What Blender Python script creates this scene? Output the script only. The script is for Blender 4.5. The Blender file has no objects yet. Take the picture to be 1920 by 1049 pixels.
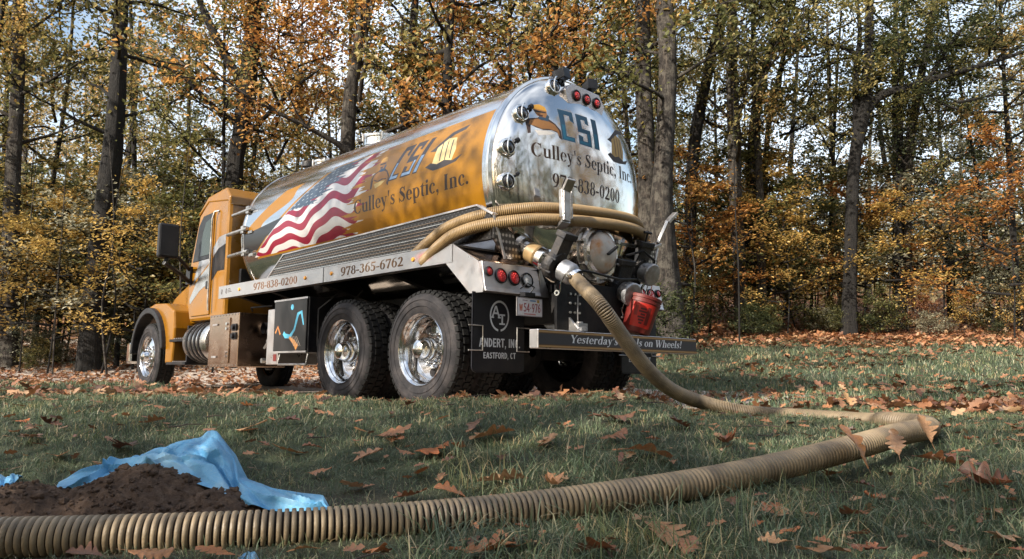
import bpy, math, random
import numpy as np
from mathutils import Vector, Matrix
random.seed(7)
rng = np.random.default_rng(11)
scene = bpy.context.scene
R_ = math.radians

# ------------------------------------------------------------------ camera, sky, sun
CAM_H = 0.385
cam_d = bpy.data.cameras.new("camera")
cam_d.lens = 26.17; cam_d.sensor_width = 36.0; cam_d.clip_start = 0.05; cam_d.clip_end = 600
cam = bpy.data.objects.new("camera", cam_d)
scene.collection.objects.link(cam)
cam.location = (0, 0, CAM_H)
cam.rotation_euler = (math.pi / 2 + 0.1153, 0, 0)
scene.camera = cam
SUN_DIR = Vector((-0.62, -0.58, 0.50)).normalized()      # towards the sun
world = bpy.data.worlds.new("World"); scene.world = world
world.use_nodes = True
wn, wl = world.node_tree.nodes, world.node_tree.links
wn.clear()
w_out = wn.new("ShaderNodeOutputWorld"); w_bg = wn.new("ShaderNodeBackground")
sky = wn.new("ShaderNodeTexSky"); sky.sky_type = 'NISHITA'; sky.sun_disc = False
sky.sun_elevation = math.asin(SUN_DIR.z)
sky.sun_rotation = math.atan2(SUN_DIR.x, SUN_DIR.y)
sky.air_density = 1.3; sky.dust_density = 2.5
w_tc = wn.new("ShaderNodeTexCoord")
w_ns = wn.new("ShaderNodeTexNoise"); w_ns.inputs["Scale"].default_value = 2.2; w_ns.inputs["Detail"].default_value = 6
w_rp = wn.new("ShaderNodeValToRGB")
w_rp.color_ramp.elements[0].position = 0.40; w_rp.color_ramp.elements[1].position = 0.70; w_rp.color_ramp.elements[1].color = (.72, .72, .72, 1)
w_mx = wn.new("ShaderNodeMix"); w_mx.data_type = 'RGBA'
w_mx.inputs["B"].default_value = (8.6, 9.2, 10.0, 1)     # bright thin cloud
wl.new(w_tc.outputs["Generated"], w_ns.inputs["Vector"])
wl.new(w_ns.outputs["Fac"], w_rp.inputs["Fac"])
wl.new(w_rp.outputs["Color"], w_mx.inputs["Factor"])
wl.new(sky.outputs["Color"], w_mx.inputs["A"])
wl.new(w_mx.outputs["Result"], w_bg.inputs["Color"])
w_bg.inputs["Strength"].default_value = 0.135
wl.new(w_bg.outputs["Background"], w_out.inputs["Surface"])
sun_d = bpy.data.lights.new("sun", 'SUN'); sun_d.energy = 5.0; sun_d.angle = R_(0.55); sun_d.color = (1.0, 0.92, 0.80)
sun = bpy.data.objects.new("sun", sun_d); scene.collection.objects.link(sun)
sun.rotation_euler = SUN_DIR.to_track_quat('Z', 'Y').to_euler()
vs = scene.view_settings
vs.view_transform = 'Standard'; vs.look = 'None'; vs.gamma = 1.0; vs.use_curve_mapping = False
vs.exposure = 0.90
scene.cycles.max_bounces = 7; scene.cycles.diffuse_bounces = 4; scene.cycles.glossy_bounces = 4
scene.cycles.transmission_bounces = 3; scene.cycles.transparent_max_bounces = 6
scene.cycles.caustics_reflective = False; scene.cycles.caustics_refractive = False

# ------------------------------------------------------------------ helpers
def link(o):
    scene.collection.objects.link(o); return o

def tag(o, label=None, cat=None, group=None, kind=None):
    if label: o["label"] = label
    if cat: o["category"] = cat
    if group: o["group"] = group
    if kind: o["kind"] = kind
    return o

def empty(name, loc=(0, 0, 0), rot=(0, 0, 0), parent=None):
    o = bpy.data.objects.new(name, None); o.empty_display_size = .2
    o.location = loc; o.rotation_euler = rot; o.parent = parent
    return link(o)

def sm(x, a, b):
    t = np.clip((np.asarray(x, float) - a) / (b - a), 0, 1)
    return t * t * (3 - 2 * t)

class MB:
    """collects shapes; build() links them as ONE mesh object"""
    def __init__(s): s.v = []; s.f = []; s.m = []; s.mi = 0
    def add(s, vs_, fs):
        n = len(s.v); s.v += [tuple(v) for v in vs_]
        for f in fs: s.f.append([i + n for i in f]); s.m.append(s.mi)
        return s
    def box(s, x0, x1, y0, y1, z0, z1):
        V = [(x, y, z) for z in (z0, z1) for y in (y0, y1) for x in (x0, x1)]
        return s.add(V, [(0, 2, 3, 1), (4, 5, 7, 6), (0, 1, 5, 4), (2, 6, 7, 3), (0, 4, 6, 2), (1, 3, 7, 5)])
    def bar(s, p, q, w, h, up=(0, 0, 1)):
        p, q = Vector(p), Vector(q); d = (q - p).normalized(); u = Vector(up)
        sd = d.cross(u).normalized() * w / 2; u = sd.cross(d).normalized() * h / 2
        V = [e + a * sd + b * u for e in (p, q) for a, b in ((-1, -1), (1, -1), (1, 1), (-1, 1))]
        return s.add(V, [(0, 1, 2, 3), (7, 6, 5, 4), (0, 4, 5, 1), (1, 5, 6, 2), (2, 6, 7, 3), (3, 7, 4, 0)])
    def prism(s, poly, lo, hi, axis='y'):
        """poly in the two other axes (x,z for 'y'; x,y for 'z'; y,z for 'x')"""
        def P(a, b, c): return {'y': (a, c, b), 'z': (a, b, c), 'x': (c, a, b)}[axis]
        n = len(poly)
        V = [P(a, b, lo) for a, b in poly] + [P(a, b, hi) for a, b in poly]
        F = [tuple(range(n)), tuple(range(2 * n - 1, n - 1, -1))]
        F += [(i, i + n, (i + 1) % n + n, (i + 1) % n) for i in range(n)]
        return s.add(V, F)
    def tube(s, pts, r, n=10, caps=True):
        pts = [Vector(p) for p in pts]; rr = r if hasattr(r, '__len__') else [r] * len(pts)
        t0 = (pts[1] - pts[0]).normalized()
        u = t0.orthogonal().normalized(); V = []
        for i, p in enumerate(pts):
            t = ((pts[min(i + 1, len(pts) - 1)] - pts[max(i - 1, 0)])).normalized()
            u = (u - t * u.dot(t)).normalized(); w = t.cross(u)
            for k in range(n):
                a = 2 * math.pi * k / n
                V.append(p + (u * math.cos(a) + w * math.sin(a)) * rr[i])
        F = []
        for i in range(len(pts) - 1):
            for k in range(n):
                k2 = (k + 1) % n
                F.append((i * n + k, i * n + k2, (i + 1) * n + k2, (i + 1) * n + k))
        if caps:
            F.append(tuple(range(n - 1, -1, -1))); F.append(tuple(range((len(pts) - 1) * n, len(pts) * n)))
        return s.add(V, F)
    def lathe(s, prof, c, ax, n=32, closed=False):
        """prof: (radius, height along ax)"""
        c, ax = Vector(c), Vector(ax).normalized(); u = ax.orthogonal().normalized(); w = ax.cross(u)
        V = []
        for r, h in prof:
            for k in range(n):
                a = 2 * math.pi * k / n
                V.append(c + ax * h + (u * math.cos(a) + w * math.sin(a)) * max(r, 1e-4))
        m = len(prof); F = []
        for i in range(m if closed else m - 1):
            for k in range(n):
                k2 = (k + 1) % n; i2 = (i + 1) % m
                F.append((i * n + k, i * n + k2, i2 * n + k2, i2 * n + k))
        return s.add(V, F)
    def cyl(s, p, q, r, n=20):
        p, q = Vector(p), Vector(q); h = (q - p).length
        return s.lathe([(0, 0), (r, 0), (r, h), (0, h)], p, q - p, n)
    def build(s, name, mats, parent=None, smooth=False, bevel=0, loc=None, fix=True):
        me = bpy.data.meshes.new(name); me.from_pydata(s.v, [], s.f)
        if not isinstance(mats, (list, tuple)): mats = [mats]
        for m in mats: me.materials.append(m)
        if len(mats) > 1: me.polygons.foreach_set("material_index", s.m)
        if fix:
            import bmesh
            bm = bmesh.new(); bm.from_mesh(me)
            bmesh.ops.recalc_face_normals(bm, faces=bm.faces); bm.to_mesh(me); bm.free()
        o = bpy.data.objects.new(name, me); link(o); o.parent = parent
        if loc is not None: o.location = loc
        if smooth:
            me.polygons.foreach_set("use_smooth", [True] * len(me.polygons))
            try: me.set_sharp_from_angle(angle=R_(38))
            except Exception: pass
        if bevel:
            b = o.modifiers.new("bevel", 'BEVEL'); b.width = bevel; b.segments = 2; b.limit_method = 'ANGLE'; b.angle_limit = R_(40)
        me.update()
        return o

def big_mesh(name, V, F, mats, smooth=False, attr=None, mi=None):
    """fast mesh from numpy arrays; F is (n,3) or (n,4)"""
    me = bpy.data.meshes.new(name); V = np.asarray(V, np.float32); F = np.asarray(F, np.int32)
    k = F.shape[1]
    me.vertices.add(len(V)); me.vertices.foreach_set("co", V.ravel())
    me.loops.add(F.size); me.loops.foreach_set("vertex_index", F.ravel())
    me.polygons.add(len(F)); me.polygons.foreach_set("loop_start", np.arange(0, F.size, k, dtype=np.int32))
    if mi is not None: me.polygons.foreach_set("material_index", np.asarray(mi, np.int32))
    me.update(calc_edges=True)
    me.polygons.foreach_set("use_smooth", np.full(len(F), smooth))
    for m in (mats if isinstance(mats, (list, tuple)) else [mats]): me.materials.append(m)
    if attr is not None:
        for an, av in attr.items():
            a = me.attributes.new(an, 'FLOAT', 'POINT'); a.data.foreach_set("value", np.asarray(av, np.float32))
    me.validate(); me.update()
    return me

# ------------------------------------------------------------------ materials
def new_mat(name):
    m = bpy.data.materials.new(name); m.use_nodes = True
    nt = m.node_tree; b = nt.nodes["Principled BSDF"]
    return m, nt, nt.nodes, nt.links, b

def noise_node(nt, scale, detail=4, vec=None, obj=True, rough=.6, stretch=None):
    tc = nt.nodes.new("ShaderNodeTexCoord"); n = nt.nodes.new("ShaderNodeTexNoise")
    n.inputs["Scale"].default_value = scale; n.inputs["Detail"].default_value = detail; n.inputs["Roughness"].default_value = rough
    src = tc.outputs["Object"]
    if stretch:
        mp = nt.nodes.new("ShaderNodeMapping"); mp.inputs["Scale"].default_value = stretch
        nt.links.new(src, mp.inputs["Vector"]); src = mp.outputs["Vector"]
    nt.links.new(src, n.inputs["Vector"])
    return n

def ramp(nt, fac, stops):
    r = nt.nodes.new("ShaderNodeValToRGB"); e = r.color_ramp.elements
    while len(e) < len(stops): e.new(.5)
    for i, (p, c) in enumerate(stops):
        e[i].position = p; e[i].color = (*c, 1) if len(c) == 3 else c
    nt.links.new(fac, r.inputs["Fac"]); return r

def bump(nt, b, height, strength, dist=.01):
    bp = nt.nodes.new("ShaderNodeBump"); bp.inputs["Strength"].default_value = strength; bp.inputs["Distance"].default_value = dist
    nt.links.new(height, bp.inputs["Height"]); nt.links.new(bp.outputs["Normal"], b.inputs["Normal"]); return bp

def PM(name, col, rough=.5, metal=0, var=.25, scale=6, bmp=0, bscale=None, coat=0, r_var=.12, dirt=None, dirt_amt=.5, stretch=None):
    """painted, rubber or metal surface with uneven colour, gloss and fine relief"""
    m, nt, N, L, b = new_mat(name)
    n = noise_node(nt, scale, 6, stretch=stretch)
    c0 = tuple(x * (1 - var) for x in col); c1 = tuple(min(1, x * (1 + var)) for x in col)
    r = ramp(nt, n.outputs["Fac"], [(.3, c0), (.7, c1)])
    out = r.outputs["Color"]
    if dirt:
        n2 = noise_node(nt, scale * .6, 8); r2 = ramp(nt, n2.outputs["Fac"], [(.45, (0, 0, 0)), (.72, (dirt_amt,) * 3)])
        mx = N.new("ShaderNodeMix"); mx.data_type = 'RGBA'; mx.inputs["B"].default_value = (*dirt, 1)
        L.new(r2.outputs["Color"], mx.inputs["Factor"]); L.new(out, mx.inputs["A"]); out = mx.outputs["Result"]
    L.new(out, b.inputs["Base Color"])
    b.inputs["Metallic"].default_value = metal
    rr = ramp(nt, n.outputs["Fac"], [(.3, (max(.02, rough - r_var),) * 3), (.7, (min(1, rough + r_var),) * 3)])
    L.new(rr.outputs["Color"], b.inputs["Roughness"])
    if max(col) < .04 and not coat: b.inputs["Specular IOR Level"].default_value = .22
    if coat: b.inputs["Coat Weight"].default_value = coat; b.inputs["Coat Roughness"].default_value = .06
    if bmp:
        n3 = noise_node(nt, bscale or scale * 8, 5, stretch=stretch); bump(nt, b, n3.outputs["Fac"], bmp)
    return m

M = {}
M['steel'] = PM('polished_steel', (.74, .73, .71), .13, 1, .08, 2.5, .06, 3.0, r_var=.05)
M['steel_scratched'] = PM('worn_steel', (.6, .58, .56), .28, 1, .2, 5, .12, 30, r_var=.12, dirt=(.25, .16, .1), dirt_amt=.45)
M['alu'] = PM('satin_aluminium', (.52, .50, .50), .36, .85, .10, 7, .1, 50, r_var=.12, dirt=(.42, .27, .2), dirt_amt=.35)
M['chrome'] = PM('chrome', (.62, .62, .62), .09, 1, .04, 4, .02, 8, r_var=.04)
M['gold_paint'] = PM('amber_paint', (.225, .094, .002), .33, 0, .14, 3, .03, 40, coat=.18, dirt=(.16, .08, .02), dirt_amt=.25)
M['black'] = PM('black_enamel', (.008, .008, .010), .5, 0, .4, 6, .15, 40, dirt=(.06, .05, .045), dirt_amt=.5)
M['frame_black'] = PM('chassis_black', (.008, .008, .009), .6, 0, .4, 6, .2, 40, dirt=(.035, .03, .027), dirt_amt=.6)
M['rubber'] = PM('tyre_rubber', (.020, .019, .021), .78, 0, .3, 9, .35, 60, dirt=(.085, .074, .072), dirt_amt=.6)
M['tread'] = PM('tread_rubber', (.012, .012, .012), .85, 0, .3, 9, .3, 60)
M['flap'] = PM('mudflap_rubber', (.010, .010, .013), .5, 0, .2, 9, .1, 60)
M['cast'] = PM('cast_iron', (.03, .031, .035), .5, .3, .3, 12, .5, 60, dirt=(.12, .1, .08), dirt_amt=.5)
M['grey_cast'] = PM('cast_aluminium', (.34, .34, .35), .45, .8, .25, 15, .4, 60, dirt=(.15, .12, .1), dirt_amt=.5)
M['galv'] = PM('dull_steel', (.45, .44, .43), .35, .9, .2, 10, .2, 40, dirt=(.2, .13, .09), dirt_amt=.4)
M['glass'] = PM('dark_glass', (.022, .030, .022), .12, 0, .3, 3, r_var=.05)
M['sight'] = PM('sight_glass', (.02, .018, .02), .08, 0, .4, 9, r_var=.03, coat=1)
M['white_cover'] = PM('stained_white_cover', (.48, .43, .38), .45, 0, .15, 11, .1, 50, dirt=(.42, .16, .02), dirt_amt=1.0)
M['red_plastic'] = PM('red_plastic', (.12, .010, .008), .55, 0, .25, 8, .05, 30, dirt=(.13, .03, .02), dirt_amt=.7)
M['red_lens'] = PM('red_lens', (.55, .015, .02), .22, 0, .25, 60, .25, 160, coat=.6)
M['red_dot'] = PM('lamp_dots', (.95, .10, .10), .2, 0, .1, 60, coat=.5)
M['clear_lens'] = PM('clear_lens', (.62, .63, .66), .35, 0, .15, 60, .3, 160, coat=.6)
M['plastic'] = PM('black_plastic', (.018, .018, .02), .4, 0, .2, 10, .1, 40)
M['amber'] = PM('amber_lens', (.8, .35, .05), .3, 0, .1, 60)
M['brass'] = PM('amber_strip', (.45, .25, .10), .4, .5, .25, 20)
M['copper_plate'] = PM('rust_tinted_plate', (.42, .30, .22), .22, 1, .25, 4, .1, 20, r_var=.1)

def hose_mats():
    m = PM('hose_rib', (.235, .175, .105), .5, 0, .20, 9, .25, 120, dirt=(.085, .062, .042), dirt_amt=1.0)
    g = PM('hose_groove', (.016, .011, .009), .7, 0, .3, 25)
    m2 = PM('coiled_hose_rib', (.28, .185, .085), .45, 0, .14, 25, .1, 120, dirt=(.24, .15, .07), dirt_amt=.5)
    g2 = PM('coiled_hose_groove', (.05, .032, .016), .6, 0, .3, 25)
    return m, g, m2, g2
M['rib'], M['groove'], M['rib2'], M['groove2'] = hose_mats()

def tread_plate():
    m, nt, N, L, b = new_mat('tread_plate')
    tc = N.new("ShaderNodeTexCoord"); mp = N.new("ShaderNodeMapping")
    mp.inputs["Rotation"].default_value = (0, R_(45), 0); mp.inputs["Scale"].default_value = (1, 1, 1)
    L.new(tc.outputs["Object"], mp.inputs["Vector"])
    ck = N.new("ShaderNodeTexVoronoi"); ck.inputs["Scale"].default_value = 26; ck.inputs["Randomness"].default_value = 0
    L.new(mp.outputs["Vector"], ck.inputs["Vector"])
    r = ramp(nt, ck.outputs["Distance"], [(.25, (.42, .38, .35)), (.45, (.09, .08, .075))])
    L.new(r.outputs["Color"], b.inputs["Base Color"])
    b.inputs["Metallic"].default_value = 1; b.inputs["Roughness"].default_value = .28
    bump(nt, b, ck.outputs["Distance"], -.8, .006)
    return m
M['tread_plate'] = tread_plate()

# ------------------------------------------------------------------ printed lettering: a small rasteriser
class Canvas:
    def __init__(s, w, h, ppm, base=(0, 0, 0, 0)):
        s.W, s.H, s.ppm = int(round(w * ppm)), int(round(h * ppm)), ppm
        s.a = np.zeros((s.H, s.W, 4), np.float32); s.a[:] = base
    def cover(s, pts, ss=3):
        P = np.asarray(pts, float) * s.ppm
        x0, y0 = np.floor(P.min(0)).astype(int) - 1; x1, y1 = np.ceil(P.max(0)).astype(int) + 1
        x0, y0 = max(x0, 0), max(y0, 0); x1, y1 = min(x1, s.W), min(y1, s.H)
        if x1 <= x0 or y1 <= y0: return None
        xs = x0 + (np.arange((x1 - x0) * ss) + .5) / ss; ys = y0 + (np.arange((y1 - y0) * ss) + .5) / ss
        ins = np.zeros((len(ys), len(xs)), bool)
        for (ax, ay), (bx, by) in zip(P, np.roll(P, -1, 0)):
            if ay == by: continue
            rows = np.nonzero((ys > min(ay, by)) & (ys <= max(ay, by)))[0]
            if len(rows) == 0: continue
            xi = ax + (ys[rows] - ay) * (bx - ax) / (by - ay)
            ins[rows] ^= xs[None, :] < xi[:, None]
        c = ins.reshape(y1 - y0, ss, x1 - x0, ss).mean((1, 3))
        return slice(y0, y1), slice(x0, x1), c
    def poly(s, pts, col):
        r = s.cover(pts)
        if r is None: return
        sy, sx, c = r; c = c[..., None]; t = s.a[sy, sx]
        t[..., :3] = t[..., :3] * (1 - c) + np.array(col[:3]) * c
        t[..., 3:] = np.maximum(t[..., 3:], c) if len(col) < 4 else t[..., 3:] * (1 - c) + col[3] * c
    def field(s, fn):
        ys, xs = np.mgrid[0:s.H, 0:s.W]; fn(s.a, (xs + .5) / s.ppm, (ys + .5) / s.ppm)
    def image(s, name):
        im = bpy.data.images.new(name, s.W, s.H, alpha=True, float_buffer=False)
        a = s.a.copy(); c = np.clip(a[..., :3], 0, 1)
        a[..., :3] = np.where(c < .0031308, c * 12.92, 1.055 * c ** (1 / 2.4) - .055)
        im.alpha_mode = 'CHANNEL_PACKED'
        im.pixels.foreach_set(np.clip(a, 0, 1).astype(np.float32).ravel()); im.update(); im.pack()
        return im

def Rc(x0, y0, x1, y1): return [(x0, y0), (x1, y0), (x1, y1), (x0, y1)]
def Ar(cx, cy, rx, ry, a0, a1, wx, wy, n=26):
    t = np.radians(np.linspace(a0, a1, n))
    return [(cx + rx * math.cos(q), cy + ry * math.sin(q)) for q in t] + [(cx + (rx - wx) * math.cos(q), cy + (ry - wy) * math.sin(q)) for q in t[::-1]]
def Dot(cx, cy, r): return [(cx + r * math.cos(q), cy + r * math.sin(q)) for q in np.linspace(0, 2 * math.pi, 17)[:-1]]
def St(pts, w):
    P = np.array(pts, float); w = np.array(w if hasattr(w, '__len__') else [w] * len(P)) / 2
    T = np.gradient(P, axis=0); T /= np.linalg.norm(T, axis=1)[:, None]; Nn = np.c_[-T[:, 1], T[:, 0]]
    return [tuple(q) for q in P + Nn * w[:, None]] + [tuple(q) for q in (P - Nn * w[:, None])[::-1]]
def SF(x, y, w=.125, e=.05, t=.03, l=1, r=1):       # a serif
    return Rc(x - w / 2 - e * l, y, x + w / 2 + e * r, y + t)
def Sm(x, y0, y1, w=.125): return Rc(x - w / 2, y0, x + w / 2, y1)

def serif_glyph(c):
    s_pts = [(.33, .35), (.28, .42), (.2, .435), (.11, .39), (.1, .32), (.2, .245), (.3, .18), (.33, .1), (.24, .02), (.15, .015), (.06, .09)]
    s_w = [.03, .035, .045, .07, .1, .12, .11, .08, .045, .035, .03]
    n_ = [Sm(.14, 0, .42), SF(.14, 0), [(.02, .42), (.2, .46), (.2, .3), (.1, .39)], Sm(.43, 0, .34), SF(.43, 0), Ar(.32, .31, .1725, .15, 0, 125, .125, .05)]
    six = [Ar(.25, .22, .21, .23, 0, 360, .11, .03), St([(.09, .22), (.1, .41), (.2, .59), (.4, .66)], [.11, .11, .07, .03])]
    G = {
     'C': (.70, [Ar(.37, .33, .34, .345, 48, 312, .15, .04), Rc(.58, .44, .612, .67), St([(.59, .09), (.61, .2)], .03)]),
     'u': (.57, [Sm(.14, .13, .45), SF(.14, .42, r=0), Sm(.43, .0, .45), SF(.43, .42, r=0), SF(.43, 0, l=0), Ar(.25, .135, .1725, .145, 180, 318, .125, .06)]),
     'l': (.29, [Sm(.145, 0, .69), SF(.145, 0), SF(.145, .66, r=0)]),
     'e': (.48, [Ar(.25, .225, .22, .235, 8, 322, .12, .035), Rc(.13, .22, .46, .25)]),
     'y': (.52, [St([(.11, .44), (.29, .03)], .12), St([(.42, .44), (.24, -.1), (.12, -.19)], [.035, .045, .05]), Dot(.1, -.165, .05), SF(.11, .42, e=.04), SF(.42, .42, w=.03, e=.07)]),
     "'": (.22, [[(.06, .69), (.16, .69), (.125, .42), (.095, .42)]]),
     's': (.41, [St(s_pts, s_w), Rc(.325, .31, .35, .45), Rc(.045, .0, .07, .14)]),
     'S': (.56, [St([(x * 1.32 + .01, y * 1.49) for x, y in s_pts], [x * 1.3 for x in s_w]), Rc(.45, .46, .485, .68), Rc(.05, -.01, .085, .21)]),
     'p': (.57, [Sm(.14, -.2, .45), SF(.14, -.22), SF(.14, .42, r=0), Ar(.30, .225, .23, .24, -140, 140, .125, .035)]),
     't': (.34, [Sm(.16, .07, .50), [(.1, .45), (.22, .6), (.22, .45)], Rc(.02, .42, .33, .455), Ar(.23, .09, .1325, .1, 180, 300, .1, .05)]),
     'i': (.29, [Sm(.145, 0, .45), SF(.145, 0), SF(.145, .42, r=0), Dot(.145, .6, .075)]),
     'c': (.45, [Ar(.25, .225, .22, .235, 50, 315, .125, .035), Dot(.36, .35, .055)]),
     ',': (.25, [Dot(.12, .06, .07), St([(.165, .06), (.15, -.05), (.08, -.13)], [.06, .045, .02])]),
     '.': (.25, [Dot(.12, .065, .07)]),
     'I': (.40, [Sm(.2, 0, .66, .15), SF(.2, 0, .15), SF(.2, .63, .15)]),
     'n': (.58, n_),
     'h': (.58, n_[:2] + [Sm(.14, 0, .69), SF(.14, .66, r=0)] + n_[3:]),
     '6': (.5, six), '9': (.5, [[(.5 - x, .66 - y) for x, y in q] for q in six]),
     '7': (.5, [Rc(.05, .555, .46, .66), St([(.43, .6), (.3, .3), (.2, 0)], [.05, .09, .12]), Rc(.04, .47, .07, .66)]),
     '8': (.5, [Ar(.25, .5, .175, .165, 0, 360, .09, .03), Ar(.25, .185, .21, .195, 0, 360, .11, .03)]),
     '3': (.5, [Ar(.21, .5, .18, .165, -85, 155, .11, .035), Ar(.2, .19, .23, .2, -150, 88, .12, .035), Dot(.09, .09, .05)]),
     '0': (.5, [Ar(.25, .33, .21, .34, 0, 360, .11, .03)]),
     '2': (.5, [Ar(.24, .465, .19, .2, -25, 165, .12, .035), St([(.37, .42), (.24, .2), (.08, .05)], [.1, .07, .05]), Rc(.05, 0, .46, .095)]),
     '5': (.5, [Rc(.12, .555, .44, .66), Rc(.11, .34, .14, .64), Ar(.21, .205, .23, .215, -150, 125, .13, .035)]),
     '-': (.33, [Rc(.04, .19, .29, .27)]),
     'Y': (.64, [St([(.09, .65), (.34, .3)], .13), St([(.58, .65), (.35, .3)], .04), Sm(.34, 0, .34), SF(.34, 0), SF(.1, .63), SF(.57, .63, .04, .07)]),
     'r': (.42, [Sm(.14, 0, .45), SF(.14, 0), SF(.14, .42, r=0), Ar(.28, .3, .13, .16, 40, 150, .07, .05), Dot(.34, .39, .06)]),
     'd': (.57, [Sm(.43, 0, .69), SF(.43, .66, r=0), SF(.43, 0, l=0), Ar(.27, .225, .23, .24, 40, 320, .125, .035)]),
     'a': (.5, [Sm(.34, .04, .36), Ar(.25, .33, .1525, .13, 0, 150, .1, .04), Dot(.12, .34, .05), Ar(.2, .12, .16, .13, 20, 340, .1, .03), St([(.38, .06), (.48, .02)], .05)]),
     'M': (.86, [Sm(.11, 0, .66, .035), SF(.11, 0, .03), Sm(.74, 0, .66, .14), SF(.74, 0, .14), St([(.14, .64), (.44, .02)], .13), St([(.44, .02), (.7, .64)], .035), SF(.13, .63), SF(.74, .63, .14)]),
     'o': (.5, [Ar(.25, .225, .22, .235, 0, 360, .115, .035)]),
     'W': (.92, [St([(.1, .65), (.3, .0)], .13), St([(.3, 0), (.47, .6)], .035), St([(.42, .65), (.62, 0)], .13), St([(.62, 0), (.84, .65)], .035), SF(.1, .63), SF(.42, .63), SF(.84, .63, .03)]),
     '!': (.3, [[(.09, .69), (.22, .69), (.175, .2), (.135, .2)], Dot(.155, .065, .07)]),
     ' ': (.26, []),
    }
    return G[c]

def sans_glyph(c):
    w = .17
    L = lambda *p: St(p, w)
    G = {
     'A': (.66, [L((.1, 0), (.31, .98)), L((.56, 0), (.35, .98)), Rc(.18, .22, .48, .37), Rc(.24, .85, .42, 1)]),
     'N': (.64, [Rc(.05, 0, .21, 1), Rc(.43, 0, .59, 1), L((.12, .96), (.52, .04))]),
     'D': (.62, [Rc(.05, 0, .22, 1), Ar(.18, .5, .4, .5, -90, 90, .17, .16), Rc(.1, .84, .2, 1), Rc(.1, 0, .2, .16)]),
     'E': (.54, [Rc(.05, 0, .22, 1), Rc(.1, 0, .5, .16), Rc(.1, .42, .46, .57), Rc(.1, .84, .5, 1)]),
     'R': (.62, [Rc(.05, 0, .22, 1), Ar(.28, .72, .29, .28, -90, 90, .16, .15), Rc(.1, .44, .3, .59), Rc(.1, .85, .3, 1), L((.34, .48), (.53, 0))]),
     'T': (.56, [Rc(.2, 0, .37, 1), Rc(.02, .84, .55, 1)]),
     ',': (.26, [Rc(.06, 0, .2, .17), St([(.16, .05), (.08, -.2)], .08)]),
     '.': (.26, [Rc(.06, 0, .22, .17)]),
     'I': (.28, [Rc(.05, 0, .22, 1)]),
     'C': (.6, [Ar(.32, .5, .27, .51, 45, 315, .17, .16)]),
     'S': (.56, [St([(.46, .76), (.38, .9), (.25, .92), (.13, .82), (.14, .66), (.28, .52), (.42, .38), (.44, .2), (.32, .08), (.18, .08), (.07, .24)], .16)]),
     'F': (.52, [Rc(.05, 0, .22, 1), Rc(.1, .42, .44, .57), Rc(.1, .84, .5, 1)]),
     'O': (.66, [Ar(.33, .5, .29, .51, 0, 360, .17, .16)]),
     'W': (.84, [L((.08, 1), (.22, .02)), L((.24, .02), (.41, .95)), L((.43, .95), (.58, .02)), L((.6, .02), (.76, 1))]),
     '5': (.56, [Rc(.1, .85, .5, 1), Rc(.08, .5, .22, 1), Ar(.24, .32, .28, .32, -150, 110, .15, .14)]),
     '4': (.56, [Rc(.32, 0, .47, 1), Rc(.02, .22, .56, .36), St([(.38, .95), (.08, .3)], .14)]),
     '9': (.56, [Ar(.27, .68, .24, .32, 0, 360, .14, .13), St([(.44, .68), (.38, .3), (.22, 0)], .14)]),
     '7': (.54, [Rc(.03, .86, .5, 1), St([(.43, .9), (.2, 0)], .15)]),
     '6': (.56, [Ar(.27, .32, .24, .32, 0, 360, .14, .13), St([(.1, .32), (.16, .7), (.34, 1)], .14)]),
     ' ': (.3, []),
    }
    return G[c]

def lettering(cv, txt, x0, y0, width, height, col, font='serif', shear=0, bold=0):
    gl = serif_glyph if font == 'serif' else sans_glyph
    em = height / (.66 if font == 'serif' else 1.0)
    tot = sum(gl(c)[0] for c in txt); sx = width / tot
    x = 0
    for c in txt:
        adv, polys = gl(c)
        for q in polys:
            for dx in ((0,) if not bold else (0, bold)):
                cv.poly([(x0 + (x + px) * sx + py * em * shear + dx, y0 + py * em) for px, py in q], col)
        x += adv

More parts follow.
